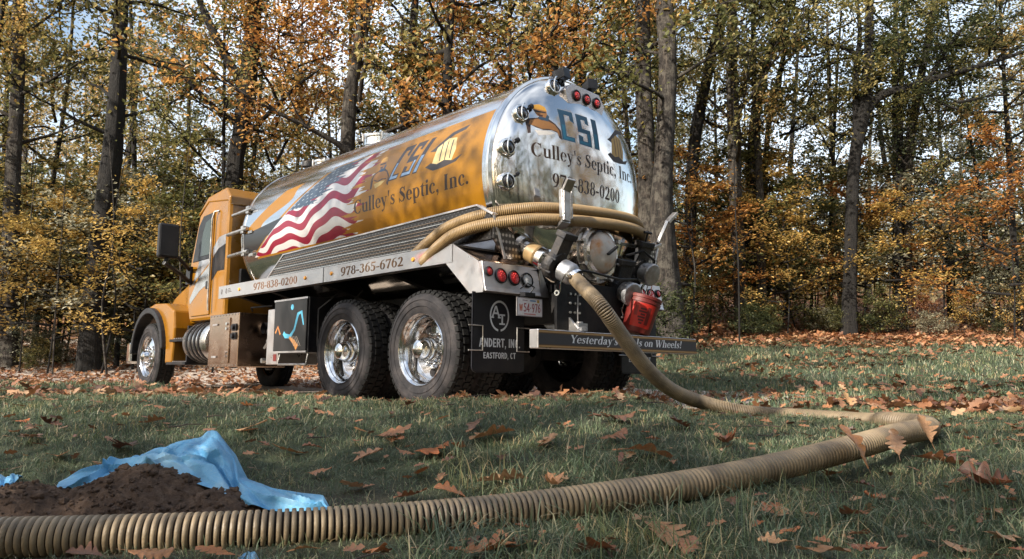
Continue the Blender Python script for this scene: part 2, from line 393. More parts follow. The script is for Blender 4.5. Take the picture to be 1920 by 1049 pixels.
def print_mat(name, im, base, rough=.4, metal=0, coat=0, pr_rough=.35, pr_metal=0, bmp=.05, bscale=30, dirt=None, coat_print=0):
    """flat print over a base surface; where the print is blank the base shows"""
    m, nt, N, L, b = new_mat(name)
    uv = N.new("ShaderNodeUVMap"); t = N.new("ShaderNodeTexImage"); t.image = im; t.extension = 'EXTEND'
    L.new(uv.outputs["UV"], t.inputs["Vector"])
    n = noise_node(nt, 3, 6); r = ramp(nt, n.outputs["Fac"], [(.3, tuple(x * .88 for x in base)), (.7, base)])
    mx = N.new("ShaderNodeMix"); mx.data_type = 'RGBA'
    n4 = noise_node(nt, 90, 2); mm = N.new("ShaderNodeMix"); mm.data_type = 'RGBA'; mm.blend_type = 'MULTIPLY'
    rv = ramp(nt, n4.outputs["Fac"], [(.3, (.88,) * 3), (.7, (1,) * 3)]); mm.inputs["Factor"].default_value = 1
    L.new(t.outputs["Color"], mm.inputs["A"]); L.new(rv.outputs["Color"], mm.inputs["B"])
    L.new(t.outputs["Alpha"], mx.inputs["Factor"]); L.new(r.outputs["Color"], mx.inputs["A"]); L.new(mm.outputs["Result"], mx.inputs["B"])
    out = mx.outputs["Result"]
    if dirt:
        n2 = noise_node(nt, 4, 8); r2 = ramp(nt, n2.outputs["Fac"], [(.5, (0, 0, 0)), (.8, (.4,) * 3)])
        m2 = N.new("ShaderNodeMix"); m2.data_type = 'RGBA'; m2.inputs["B"].default_value = (*dirt, 1)
        L.new(r2.outputs["Color"], m2.inputs["Factor"]); L.new(out, m2.inputs["A"]); out = m2.outputs["Result"]
    L.new(out, b.inputs["Base Color"])
    if max(base) < .05: b.inputs["Specular IOR Level"].default_value = .25
    for key, v0, v1 in (("Metallic", metal, pr_metal), ("Roughness", rough, pr_rough), ("Coat Weight", coat, coat_print)):
        f = N.new("ShaderNodeMix"); f.data_type = 'FLOAT'; f.inputs["A"].default_value = v0; f.inputs["B"].default_value = v1
        L.new(t.outputs["Alpha"], f.inputs["Factor"]); L.new(f.outputs["Result"], b.inputs[key])
    if max(base) >= .05: b.inputs["Specular IOR Level"].default_value = .35
    b.inputs["Coat Roughness"].default_value = .05
    n3 = noise_node(nt, bscale, 5); bump(nt, b, n3.outputs["Fac"], bmp)
    return m

def grid_uv(name, fn, nu, nv, mat, parent, smooth=True):
    """surface patch fn(u,v)->xyz with its own UV map"""
    u, v = np.meshgrid(np.linspace(0, 1, nu + 1), np.linspace(0, 1, nv + 1))
    V = np.array([fn(a, b) for a, b in zip(u.ravel(), v.ravel())])
    i = (np.arange(nv)[:, None] * (nu + 1) + np.arange(nu)[None]).ravel()
    F = np.c_[i, i + 1, i + nu + 2, i + nu + 1]
    me = big_mesh(name, V, F, mat, smooth)
    uvl = me.uv_layers.new(name="UVMap")
    UV = np.c_[u.ravel(), v.ravel()][F.ravel()]
    uvl.data.foreach_set("uv", UV.astype(np.float32).ravel())
    o = bpy.data.objects.new(name, me); link(o); o.parent = parent
    return o
# ------------------------------------------------------------------ the tank truck (x forward, y to its left, z up)
TH = 0.7654
T_O = np.array([0.0566, 7.4385])
T_F = np.array([-math.sin(TH), math.cos(TH)]); T_L = np.array([-math.cos(TH), -math.sin(TH)])
truck = empty('tank_truck', (T_O[0], T_O[1], -0.0144), (0.0118, 0, TH + math.pi / 2))
tag(truck, "amber septic pump truck with polished steel tank parked on the leafy driveway", "truck")
def tw(a, b, z=0.):      # truck coordinates to world
    p = T_O + T_F * a + T_L * b
    return Vector((p[0], p[1], z - 0.0144 + .0118 * b))

TR, TZ, TA0, TA1 = 1.031, 2.107, -0.646, 4.232
GOLD = (.33, .145, .007); DARK = (.035, .018, .010); BLUE = (.03, .09, .16)

# --- side wrap: u = metres forward of the front edge going rearwards, v = metres of arc
W_A, PH0, PH1 = 4.30, -20.0, 33.5
ARC = TR * math.pi / 180
wc = Canvas(W_A + .64, (PH1 - PH0) * ARC, 380)
def ua(a, ph): return (W_A - a, (ph - PH0) * ARC)
def flag_fields(A, X, Y):
    a = W_A - X; ph = Y / ARC + PH0
    g = (ph > -19.6) & (ph < 33.0) & (a > -.6)
    A[g, :3] = GOLD; A[g, 3] = 1
    # bare polished steel bolts at the front
    lb = 3.95 - (ph + 17) * (1.85 / 50)                      # left border of the flag, as a function of height
    z1 = (a > lb + .1) & (a < lb + .42 + .12 * np.sin(ph * .3)) & (ph > -2)
    A[z1, 3] = .0
    z2 = (a > lb + .95) & (ph > 12 - (a - 3.2) * 14)
    A[z2, 3] = 0
    z3 = (ph > 30 - (a - 2.2) * 3) & (a > 2.2); A[z3, 3] = 0
    # black slashes
    k = (a > lb + .05) & (ph < 2 + (a - 3.4) * -1.5) & (ph > -13 - (a - 3.7) * 3); A[k, :3] = (.02, .02, .022); A[k, 3] = 1
    k = (ph > -3 + (a - 2.9) * -3) & (ph < 6 - (a - 3.0) * 5) & (a > lb) & (a < 4.25); A[k, :3] = (.02, .02, .022); A[k, 3] = 1
    k = (a > 3.9) & (ph < -13); A[k, 3] = 0
    # the flag
    rb = 1.62 - (ph + 17) * (.42 / 50) + .13 * np.sin(ph * .75) + .09 * np.sin(ph * 1.9 + 1) + .05 * np.sin(ph * 4.1)
    s = (lb - a) * .50                                       # distance in from the left border
    al = (ph + 17) * ARC * .85 + (lb - a) * .35
    wv = .050 * np.sin(al * 8.0 + .6) + .060 * np.sin((lb - a) * 5.0 + ph * .09) + .012 * np.sin(al * 23 + ph * .2)
    yy_ = (ph + 17) * ARC; xx_ = 3.8 - a
    q = yy_ - xx_ * (.05 + .20 * yy_) + .048 * np.sin(xx_ * 5.6 + .9 + yy_ * 1.6) + .018 * np.sin(xx_ * 11.5 + yy_ * 5)
    fl = (a < lb) & (a > rb) & (ph > -18.2) & (ph < 32)
    st = np.floor(q / .068).astype(int) % 2 == 0
    shade = 1.0
    A[fl & st] = (.24, .008, .032, 1); A[fl & ~st] = (.58, .56, .55, 1)
    ca = fl & (s < .30 + .05 * np.sin(ph) + .04 * np.sin(ph * 2.7)) & (ph > 8)
    A[ca, :3] = (.018, .045, .085); A[ca, 3] = .95
    gx, gy = (lb - a) * 10, ph * .42
    fx, fy = gx - np.floor(gx) - .5, gy - np.floor(gy) - .5
    star = ca & (np.abs(fx) ** .7 + np.abs(fy) ** .7 < .42) & (np.sin(a * 40 + ph) > -.6)
    A[star] = (.42, .45, .48, 1)
    # thin chrome pinstripe round the flag
    e = (np.abs(a - lb) < .012) & (ph > -18); A[e] = (.7, .7, .7, .0)
wc.field(flag_fields)
bx, by = ua(1.50, -6.6)
lettering(wc, "Culley's Septic, Inc.", bx, by, 1.92, .145, DARK, bold=.004)
def csi_logo(cv, x0, y0, w, h, c1, c2, slant=.12):
    """C S I drawn as angular outlined letters, lower halves lighter"""
    def T(q): return [(x0 + (px + py * slant) * w, y0 + py * h) for px, py in q]
    C_ = [(0, 0), (.26, 0), (.26, .16), (.1, .16), (.1, .84), (.2, .84), (.2, .7), (.28, .62), (.28, 1), (0, 1)]
    S_ = [(.34, 0), (.62, 0), (.62, .55), (.44, .55), (.44, .84), (.52, .84), (.52, .74), (.6, .7), (.6, 1), (.34, 1), (.34, .40), (.53, .40), (.53, .15), (.44, .15), (.44, .28), (.34, .32)]
    I_ = [(.68, 0), (.8, 0), (.8, 1), (.68, 1)]
    for g in (C_, S_, I_): cv.poly(T(g), c1)
    for g in ([(.03, .04), (.24, .04), (.24, .12), (.03, .12)], [(.03, .1), (.08, .1), (.08, .5), (.03, .5)], [(.36, .04), (.6, .04), (.6, .12), (.36, .12)], [(.55, .1), (.6, .1), (.6, .42), (.55, .42)], [(.70, .04), (.78, .04), (.78, .5), (.70, .5)]):
        cv.poly(T(g), c2)
def worker(cv, x0, y0, w, h, skin, dark, lite=None):
    T = lambda q: [(x0 + px * w, y0 + py * h) for px, py in q]
    cv.poly(T([(.02, .02), (.0, .35), (.1, .5), (.33, .56), (.4, .62), (.62, .6), (.82, .48), (.98, .3), (1.0, .0), (.9, .06), (.86, .2), (.7, .24), (.45, .2), (.25, .24), (.12, .3), (.1, .05)]), dark)
    cv.poly(T([(.07, .30), (.13, .46), (.34, .53), (.44, .50), (.6, .52), (.8, .44), (.92, .28), (.93, .1), (.84, .24), (.6, .27), (.4, .23), (.22, .29)]), skin)
    cv.poly(T([(.36, .52), (.62, .5), (.68, .66), (.62, .74), (.4, .7)]), (.03, .06, .10))
    cv.poly(T([(.30, .70), (.34, .62), (.56, .60), (.62, .72), (.62, .86), (.5, .98), (.34, .96), (.25, .84)]), skin)
    cv.poly(T([(.24, .84), (.30, .97), (.46, 1.02), (.60, .96), (.64, .82), (.44, .84)]), (.50, .26, .04))
    cv.poly(T([(.28, .80), (.6, .79), (.6, .75), (.3, .74)]), (.02, .02, .02))
    cv.poly(T([(.34, .68), (.5, .67), (.48, .62), (.38, .62)]), (.05, .02, .02))
    cv.poly(T([(.2, .16), (.6, .2), (.8, .18), (.6, .08), (.3, .02)]), (.66, .62, .58) if lite is None else lite)
def roof_figure(cv, x0, y0, w, h, dark, lite):
    T = lambda q: [(x0 + px * w, y0 + py * h) for px, py in q]
    cv.poly(T([(0, .55), (.12, .62), (.55, .98), (1.0, 1.06), (.92, .92), (.62, .86), (.34, .66), (.5, .6), (.2, .5)]), dark)
    cv.poly(T([(.14, .1), (.22, .6), (.5, .8), (.74, .74), (.8, .4), (.72, .12), (.45, .0)]), lite)
    cv.poly(T([(-.05, .12), (.1, .2), (.3, .12), (.5, .18), (.75, .1), (1.02, .2), (.86, .04), (.5, -.02), (.2, -.03)]), dark)
    for x in (.35, .5, .64): cv.poly(T([(x, .18), (x + .03, .18), (x + .03, .72), (x, .7)]), dark)
cx0, cy0 = ua(.98, 7.2)
csi_logo(wc, cx0 + .10, cy0, .62, .36, (.04, .03, .028), (.20, .30, .44), .30)
roof_figure(wc, cx0 + .76, cy0 - .02, .52, .37, (.05, .04, .035), (.62, .48, .22))
worker(wc, cx0 - .22, cy0 - .04, .34, .36, (.30, .13, .02), (.05, .03, .02), (.5, .35, .12))
wrap_im = wc.image('side_wrap_print')
wrap_mat = print_mat('side_wrap', wrap_im, (.70, .69, .67), .12, 1, 0, .30, .32, .02, 3, coat_print=.2)

def shell(ph, a, r=TR): return (a, r * math.cos(R_(ph)), TZ + r * math.sin(R_(ph)))
mb = MB()
hprof = [(TR, TA0 - .0), (TR, TA0 + .3), (TR, 1.0), (TR, 2.6), (TR, TA1)]
mb.lathe([(r, a) for r, a in hprof], (0, 0, TZ), (1, 0, 0), 96)
tank = mb.build('tank_shell', M['steel'], truck, smooth=True)
# printed wrap panel, 3 mm proud of the shell, with real thickness at its edges
grid_uv('printed_wrap', lambda u, v: shell(PH0 + v * (PH1 - PH0), W_A - .075 - u * (W_A - .075 + .63), TR + .003), 60, 26, wrap_mat, tank)
# front head of the tank
fr = MB(); fr.lathe([(TR, TA1)] + [(TR * math.cos(t) ** .55 if t < 1.57 else 0, TA1 + .30 * math.sin(t)) for t in np.linspace(.08, 1.5707, 12)], (0, 0, TZ), (1, 0, 0), 64)
fr.build('front_head', M['steel'], tank, smooth=True)
# weld bands round the shell
for a in (TA1 - .05, 2.9, 1.1):
    w = MB(); w.lathe([(TR + .0005, a - .02), (TR + .006, a - .017), (TR + .006, a + .017), (TR + .0005, a + .02)], (0, 0, TZ), (1, 0, 0), 64)
    if a < 4: pass
    else: w.build('shell_band', M['steel_scratched'], tank, smooth=True)

# rear head
HD, HA = .30, TA0 - .045
def head_a(rho):
    q = min(rho / (TR - .012), 1.0)
    return HA - HD * max(0, 1 - q ** 2.5) ** .62
hc = Canvas(2 * TR, 2 * TR, 360)
def hb(b, z): return (TR - b, z - (TZ - TR))
x, y = hb(.74, 2.205); lettering(hc, "Culley's Septic, Inc.", x, y, 1.40, .125, DARK, bold=.004)
x, y = hb(.53, 1.955); lettering(hc, "978-838-0200", x, y, .93, .125, DARK, bold=.004)
x, y = hb(.40, 2.41); csi_logo(hc, x, y, .62, .30, (.025, .075, .13), (.02, .13, .22), -.02)
x, y = hb(.76, 2.40); worker(hc, x, y, .36, .31, (.28, .13, .045), (.05, .03, .025))
x, y = hb(-.235, 2.36); roof_figure(hc, x, y, .36, .36, (.05, .035, .03), (.46, .28, .08))
head_im = hc.image('rear_head_print')
head_mat = print_mat('rear_head', head_im, (.76, .72, .67), .10, 1, 0, .6, 0, .018, 1.6)
NR, NT = 44, 96
V = [(head_a(0), 0, TZ)]; UV = [(.5, .5)]
for i in range(1, NR + 1):
    rho = (TR - .012) * (1 - (1 - i / NR) ** 1.6)
    for k in range(NT):
        t = 2 * math.pi * k / NT
        b, z = rho * math.cos(t), rho * math.sin(t)
        V.append((head_a(rho), b, TZ + z)); UV.append(((TR - b) / (2 * TR), (z + TR) / (2 * TR)))
F = []
for k in range(NT): F.append((0, 1 + k, 1 + (k + 1) % NT))
for i in range(NR - 1):
    for k in range(NT):
        k2 = (k + 1) % NT; F.append((1 + i * NT + k, 1 + (i + 1) * NT + k, 1 + (i + 1) * NT + k2, 1 + i * NT + k2))
me = bpy.data.meshes.new('rear_head'); me.from_pydata(V, [], F); me.materials.append(head_mat)
uvl = me.uv_layers.new(name="UVMap")
for lp in me.loops: uvl.data[lp.index].uv = UV[lp.vertex_index]
me.polygons.foreach_set("use_smooth", [True] * len(me.polygons)); me.update()
head = link(bpy.data.objects.new('rear_head', me)); head.parent = truck
ring = MB(); ring.lathe([(TR - .004, TA0 + .02), (TR + .014, TA0 + .012), (TR + .018, TA0 - .01), (TR + .014, TA0 - .034), (TR - .008, HA - .006), (TR - .03, HA + .0)], (0, 0, TZ), (1, 0, 0), 96)
ring.build('rolled_rim', M['steel'], head, smooth=True)

# round sight eyes on the rear head, each with a dark knob
for b, z in ((.78, 2.58), (.925, 2.25), (.925, 1.955), (.38, 2.93)):
    rho = math.hypot(b, z - TZ); a = head_a(rho)
    s = MB(); ax = Vector((-1, b * .25, (z - TZ) * .25)).normalized(); c = Vector((a + .05, b, z))
    s.lathe([(.072, 0), (.072, .035), (.080, .04), (.080, .075), (.070, .088), (.060, .090), (.055, .075)], c, ax, 28)
    e = s.build('sight_eye', M['steel'], head, smooth=True)
    g = MB(); g.lathe([(.056, .073), (.046, .090), (.026, .10), (0, .104)], c, ax, 20); g.build('sight_glass', M['sight'], e, smooth=True)
    k = MB(); side = Vector((0, -.72, .55)); k.cyl(c + ax * .09 + side * .075, c + ax * .09 + side * .125, .012, 8)
    k.cyl(c + ax * .09 + side * .12, c + ax * .09 + side * .155, .024, 10); k.build('knob', M['plastic'], e, smooth=True)
    w = MB(); w.tube([c + ax * .1 + Vector((0, .04 * math.cos(t) - .02, .085 * math.sin(t))) for t in np.linspace(-1.4, 1.4, 10)], .007, 6)
    w.build('wire_bail', M['steel'], e, smooth=True)

# three-lamp marker box on top of the rear head
lb = MB()
lb.prism([(.30, 2.93), (.20, 3.01), (-.19, 3.00), (-.27, 2.90), (-.23, 2.79), (.26, 2.80)], -.90, -.70, 'x')
lbo = lb.build('marker_light_box', M['alu'], head, bevel=.008)
lw = MB(); lw.prism([(.25, 2.795), (-.21, 2.785), (-.17, 2.73), (.21, 2.74)], -.865, -.72, 'x'); lw.build('under_wedge', M['plastic'], lbo)  # black plastic wedge below the marker box
for b in (.145, .0, -.145):
    l = MB(); l.lathe([(.052, 0), (.055, .012), (.045, .016)], (-.90, b, 2.905), (-1, 0, 0), 20); q = l.build('lamp_ring', M['plastic'], lbo, smooth=True)
    l = MB(); l.lathe([(.043, .004), (.03, .018), (0, .022)], (-.90, b, 2.905), (-1, 0, 0), 18); l.build('red_lamp', M['red_lens'], lbo, smooth=True)
    l = MB()
    for k in range(6): t = k * math.pi / 3; l.box(-.926, -.915, b + .02 * math.cos(t) - .004, b + .02 * math.cos(t) + .004, 2.905 + .02 * math.sin(t) - .004, 2.905 + .02 * math.sin(t) + .004)
    l.build('lamp_dots', M['red_dot'], lbo)
for b, rz in ((.19, .1), (-.22, -.4)):
    w = MB(); w.box(-.05, .04, -.048, .048, -.045, .052)
    for k in range(5): w.box(.04, .075, -.05 + k * .022, -.04 + k * .022, -.045, .055)
    w.box(-.062, -.05, -.053, .053, -.05, .057); w.cyl((0, 0, -.12), (0, 0, -.05), .016, 8)
    o = w.build('work_lamp', M['plastic'], head, bevel=.004, loc=(-.76, b, 3.13)); o.rotation_euler = (0, .15, rz)
# domes and manways on the roof of the tank
def manway(a, b, r, h, hinge=True):
    z = TZ + math.sqrt(TR ** 2 - b * b) - .03
    m = MB(); m.lathe([(r, 0), (r, h), (r + .025, h + .005), (r + .025, h + .03), (r - .01, h + .045), (r * .6, h + .075), (0, h + .085)], (a, b, z), (0, 0, 1), 32)
    o = m.build('manway_lid', M['steel'], tank, smooth=True)
    for k in range(6):
        t = k * math.pi / 3 + .4; c = MB()
        c.cyl((a + (r + .03) * math.cos(t), b + (r + .03) * math.sin(t), z + h - .05), (a + (r + .03) * math.cos(t), b + (r + .03) * math.sin(t), z + h + .045), .012, 6)
        c.build('clamp_bolt', M['galv'], o)
    hd = MB(); hd.tube([(a - .12, b + r, z + h + .03), (a - .1, b + r + .03, z + h + .1), (a + .1, b + r + .03, z + h + .1), (a + .12, b + r, z + h + .03)], .01, 6)
    hd.build('lid_handle', M['plastic'], o)
manway(2.35, 0.1, .25, .09); manway(3.75, .1, .16, .07)
vlv = MB(); vlv.lathe([(.05, 0), (.05, .14), (.09, .15), (.09, .22), (.02, .25)], (4.25, .1, TZ + TR - .05), (0, 0, 1), 16)
vlv.build('vent_valve', M['cast'], tank, smooth=True)
# rods and collars of the front hose rack
for ph, z in ((20, 2.45), (4, 2.173), (-13, 1.875)):
    b = math.sqrt(max(.01, TR ** 2 - (z - TZ) ** 2)) + .03
    r = MB(); r.cyl((4.02, b, z), (4.62, b, z - .01), .026, 12); r.box(4.1, 4.18, b - .1, b + .02, z - .05, z + .05); r.box(3.9, 4.02, b - .12, b - .01, z - .07, z - .03)
    r.build('rack_rod', M['galv'], tank, smooth=False, bevel=.004)

# --- hose trays along both sides, of perforated plate, with bright top lips
for sgn in (1, -1):
    t = MB(); b0, b1 = sorted((sgn * 1.10, sgn * 1.14))
    t.prism([(3.2, 1.425), (2.8, 1.675), (-.66, 1.72), (-.84, 1.62), (-.84, 1.425)], b0, b1, 'y')
    tr_ = t.build('hose_tray', M['tread_plate'], truck)
    l = MB(); y_ = sgn * 1.12
    for p_, q_ in (((2.8, y_, 1.685), (-.66, y_, 1.735)), ((3.2, y_, 1.43), (2.8, y_, 1.685)), ((-.66, y_, 1.735), (-.86, y_, 1.63))): l.bar(p_, q_, .06, .018)
    l.build('tray_lip', M['alu'], tr_, bevel=.003)
    for k in range(8):
        r = MB(); r.bar((3.15 - k * .045, sgn * 1.146, 1.450 + k * .027), (-.25, sgn * 1.146, 1.452 + k * .0315), .006, .005 + .003 * (k % 3 == 0)); r.build('tray_rib', M['copper_plate' if k % 3 else 'steel_scratched'], tr_)
    e = MB(); e.prism([(sgn * 1.14, 1.43), (sgn * 1.14, 1.62), (sgn * .93, 1.50), (sgn * .80, 1.28), (sgn * 1.0, 1.27)], -.875, -.85, 'x')
    e.build('tray_end', M['tread_plate'], tr_)
    lipe = MB(); lipe.bar((-.88, sgn * 1.15, 1.62), (-.88, sgn * 1.02, 1.27), .012, .02); lipe.build('end_lip', M['alu'], tr_)

# --- deck, skirts with phone numbers
dk = MB(); dk.box(-.47, 4.33, .50, 1.235, 1.385, 1.415); dk.box(-.47, 4.33, -1.235, -.50, 1.385, 1.415)
dk.build('deck', M['alu'], truck)
sk_len = 4.355 + .47
sc_ = Canvas(sk_len, .16, 620)
GL = (.33, .17, .04)
lettering(sc_, "978-838-0200", 4.355 - 3.33, .036, 1.10, .086, (.10, .045, .01), bold=.004); lettering(sc_, "978-838-0200", 4.355 - 3.334, .039, 1.10, .084, (.13, .045, .008))
lettering(sc_, "978-365-6762", 4.355 - 1.322, .036, 1.09, .090, (.05, .03, .015), bold=.004); lettering(sc_, "978-365-6762", 4.355 - 1.326, .040, 1.09, .086, (.12, .06, .02))
for x in (.10, .24): sc_.poly(Ar(x, .085, .028, .035, 0, 360, .010, .012), (.04, .03, .03)); sc_.poly([(x - .01, .06), (x + .02, .10), (x + .01, .11), (x - .02, .07)], (.04, .03, .03))
for k in range(3): sc_.poly(Rc(.29, .065 + k * .02, .40 - k * .02, .075 + k * .02), (.06, .05, .05))
def fade(A, X, Y):     # red bleed of an old marker sticker
    d = np.exp(-(((X - 4.43) / .13) ** 2 + ((Y - .09) / .05) ** 2)); k = d > .25
    A[k, :3] = (.50, .07, .04); A[k, 3] = np.clip(d[k] * .9 - .15, 0, .75)
sc_.field(fade)
skirt_mat = print_mat('skirt_print', sc_.image('skirt_print'), (.52, .50, .50), .34, .85, 0, .7, 0, .12, 60, dirt=(.40, .26, .19))
for sgn in (1, -1):
    s = MB(); b0, b1 = sorted((sgn * 1.237, sgn * 1.247))
    s.box(-.467, 4.352, b0, b1, 1.255, 1.415)
    s.box(-.467, 4.352, min(sgn * 1.15, sgn * 1.237), max(sgn * 1.15, sgn * 1.237), 1.255, 1.263)
    so = s.build('skirt', M['alu'], truck)
    if sgn > 0:
        grid_uv('skirt_lettering', lambda u, v: (4.352 - u * (sk_len - .003), 1.250, 1.256 + v * .158), 1, 1, skirt_mat, so, False)
    seam = MB(); seam.box(1.66, 1.668, min(sgn * 1.249, sgn * 1.253), max(sgn * 1.249, sgn * 1.253), 1.257, 1.413); seam.build('seam', M['plastic'], so)
    for a in (3.72, 2.05, 1.5, .08):
        l = MB(); l.lathe([(.022, 0), (.018, .012), (0, .016)], (a, sgn * 1.25, 1.335), (0, sgn, 0), 12); l.build('marker_lamp', M['amber'], so, smooth=True)
    # sloping tail end and the lamp panel
    w = MB(); b0, b1 = sorted((sgn * 1.245, sgn * 1.235))
    w.prism([(-.470, 1.415), (-.80, 1.235), (-.87, 1.02), (-.86, .975), (-.70, .975), (-.38, 1.255), (-.470, 1.255)], b0, b1, 'y')
    wo = w.build('tail_wing', M['alu'], truck)
    pl = MB(); b0, b1 = sorted((sgn * 1.234, sgn * .59))
    pl.prism([(-.80, 1.235), (-.835, 1.235), (-.875, 1.02), (-.89, .985), (-.70, .985), (-.70, 1.0)], b0, b1, 'y')
    po = pl.build('lamp_panel', M['alu'], truck, bevel=.004)
    tp = MB(); tp.prism([(-.47, 1.40), (-.80, 1.25), (-.80, 1.24), (-.47, 1.385)], b0, b1, 'y'); tp.build('top_plate', M['copper_plate'], po)
    gs = MB(); gs.prism([(sgn * .585, 1.24), (sgn * .585, .985), (sgn * .44, .985)], -.86, -.85, 'x'); gs.build('gusset', M['galv'], po)
    for i, (b, z, r, mt) in enumerate(((1.175, 1.15, .042, 'red_lens'), (1.045, 1.125, .066, 'red_lens'), (.895, 1.12, .066, 'red_lens'), (.74, 1.115, .066, 'clear_lens'))):
        a = -.835 - (1.235 - z) * .186; ax = (-1, 0, .18)
        l = MB(); l.lathe([(r, -.005), (r, .014), (r * .86, .02), (r * .82, .008)], (a, sgn * b, z), ax, 28); q = l.build('lamp_ring', M['plastic'], po, smooth=True)
        l = MB(); l.lathe([(r * .84, .0), (r * .8, .012), (r * .5, .018), (0, .021)], (a, sgn * b, z), ax, 26)
        l.build('clear_lamp' if mt == 'clear_lens' else 'red_lamp', M[mt], po, smooth=True)
        if i in (1, 2):
            l = MB()
            for rr, nn in ((.25, 5), (.55, 10)):
                for k in range(nn):
                    t = 2 * math.pi * k / nn; c = Vector((a - .0225 + .004 * (rr > .3), sgn * b + r * rr * math.cos(t), z + r * rr * math.sin(t)))
                    l.box(c.x, c.x + .006, c.y - .0045, c.y + .0045, c.z - .0045, c.z + .0045)
            l.build('lamp_dots', M['red_dot'], po)

# --- mudflaps
fc = Canvas(.60, .66, 620, (.012, .012, .015, 1))
WH = (.62, .64, .66)
fc.poly(Ar(.30, .475, .115, .135, -82, 262, .016, .018), WH)
for q in (St([(.215, .425 + .035), (.255, .56)], .017), St([(.297, .46), (.258, .56)], .017), Rc(.233, .49, .283, .505), Rc(.195, .455, .235, .467), Rc(.28, .455, .315, .467)): fc.poly(q, WH)
for q in (Rc(.322, .41, .342, .49), Rc(.298, .478, .366, .492), Rc(.298, .40, .366, .414)): fc.poly(q, WH)
lettering(fc, "ANDERT, INC.", .065, .205, .49, .075, WH, 'sans'); lettering(fc, "EASTFORD, CT", .115, .108, .385, .052, WH, 'sans')
flap_mat = print_mat('mudflap_print', fc.image('mudflap_print'), (.012, .012, .015), .5, 0, 0, .5, 0, .12, 30, dirt=(.045, .042, .04))
for sgn in (1, -1):
    n = MB(); b0, b1 = (.685, 1.275) if sgn > 0 else (-1.24, -.655)
    m_ = MB(); zc = .33; rr = .05; poly = []
    for cx, cz, a0 in ((b0 + rr, zc + rr, 180), (b1 - rr, zc + rr, 270)):
        for t in np.linspace(a0, a0 + 90, 6): poly.append((cx + rr * math.cos(R_(t)), cz + rr * math.sin(R_(t))))
    poly += [(b1, .985), (b0, .985)]
    m_.prism(poly, -.776, -.764, 'x'); fo = m_.build('mudflap', M['flap'], truck)
    grid_uv('mudflap_print', lambda u, v: (-.779, b1 - .008 - u * (b1 - b0 - .016), zc + .012 + v * .635), 1, 1, flap_mat, fo, False)
    for bb, s2 in ((b1, 1), (b0, -1)):
        wv = MB(); y0 = bb - s2 * .10; y1 = bb + s2 * .05
        wv.tube([(-.79, y1, .71), (-.79, y0, .71), (-.79, y0, .51), (-.79, y1, .51)], .006, 6); wv.build('wire_guard', M['galv'], fo)

# --- licence plate
pc = Canvas(.30, .155, 900, (.70, .68, .70, 1))
RED = (.30, .05, .06)
lettering(pc, "54", .073, .035, .072, .075, RED, 'sans'); lettering(pc, "976", .17, .035, .11, .075, RED, 'sans')
lettering(pc, "W", .022, .040, .042, .060, (.5, .12, .06), 'sans'); pc.poly(Dot(.157, .07, .006), RED)
pc.poly(Rc(.08, .012, .22, .022), (.55, .2, .2)); pc.poly(Rc(.15, .128, .22, .140), (.1, .25, .5)); pc.poly(Rc(.235, .120, .262, .146), (.5, .3, .05)); pc.poly(Rc(.06, .130, .12, .138), (.3, .2, .25))
for q in (Rc(0, 0, .3, .005), Rc(0, .15, .3, .155), Rc(0, 0, .005, .155), Rc(.295, 0, .3, .155)): pc.poly(q, (.35, .3, .35))
plate_mat = print_mat('plate_print', pc.image('plate_print'), (.7, .7, .7), .4, 0, 0, .4, 0, .02)
p_ = MB(); p_.box(-.935, -.925, .63, .93, .80, .955); plo = p_.build('licence_plate', M['alu'], truck)
grid_uv('plate_print', lambda u, v: (-.938, .928 - u * .296, .802 + v * .151), 1, 1, plate_mat, plo, False)
pl_ = MB(); pl_.box(-.95, -.88, .73, .85, .965, 1.0); pl_.tube([(-.9, .74, 1.0), (-.93, .72, 1.05), (-.93, .80, 1.08), (-.9, .86, 1.03)], .006, 6); pl_.build('plate_lamp', M['plastic'], plo)

# --- rear bumper with its slogan
bc = Canvas(2.22, .15, 560, (.055, .052, .056, 1))
def bstripe(A, X, Y):
    k = (Y < .026) | (Y > .124); A[k] = (.40, .24, .10, 1)
    k = (np.abs(Y - .026) < .004) | (np.abs(Y - .124) < .004) | (Y < .006) | (Y > .144); A[k] = (.10, .06, .03, 1)
bc.field(bstripe)
lettering(bc, "Yesterday's Meals on Wheels!", .36, .050, 1.60, .070, (.82, .83, .86), shear=.25, bold=.002)
bump_mat = print_mat('bumper_print', bc.image('bumper_print'), (.03, .03, .03), .45, 0, 0, .5, 0, .05, 40)
bp_ = MB(); bp_.box(-1.288, -1.19, -1.187, 1.042, .523, .673); bo = bp_.build('rear_bumper', M['alu'], truck, bevel=.006)
grid_uv('bumper_print', lambda u, v: (-1.291, 1.036 - u * 2.216, .528 + v * .140), 1, 1, bump_mat, bo, False)
for b in (.42, -.42):
    g = MB(); g.prism([(-1.19, .53), (-1.19, .67), (-.88, 1.0), (-.70, 1.0), (-.70, .80), (-1.05, .53)], b - .012, b + .012, 'y'); g.build('bumper_bracket', M['galv'], bo)

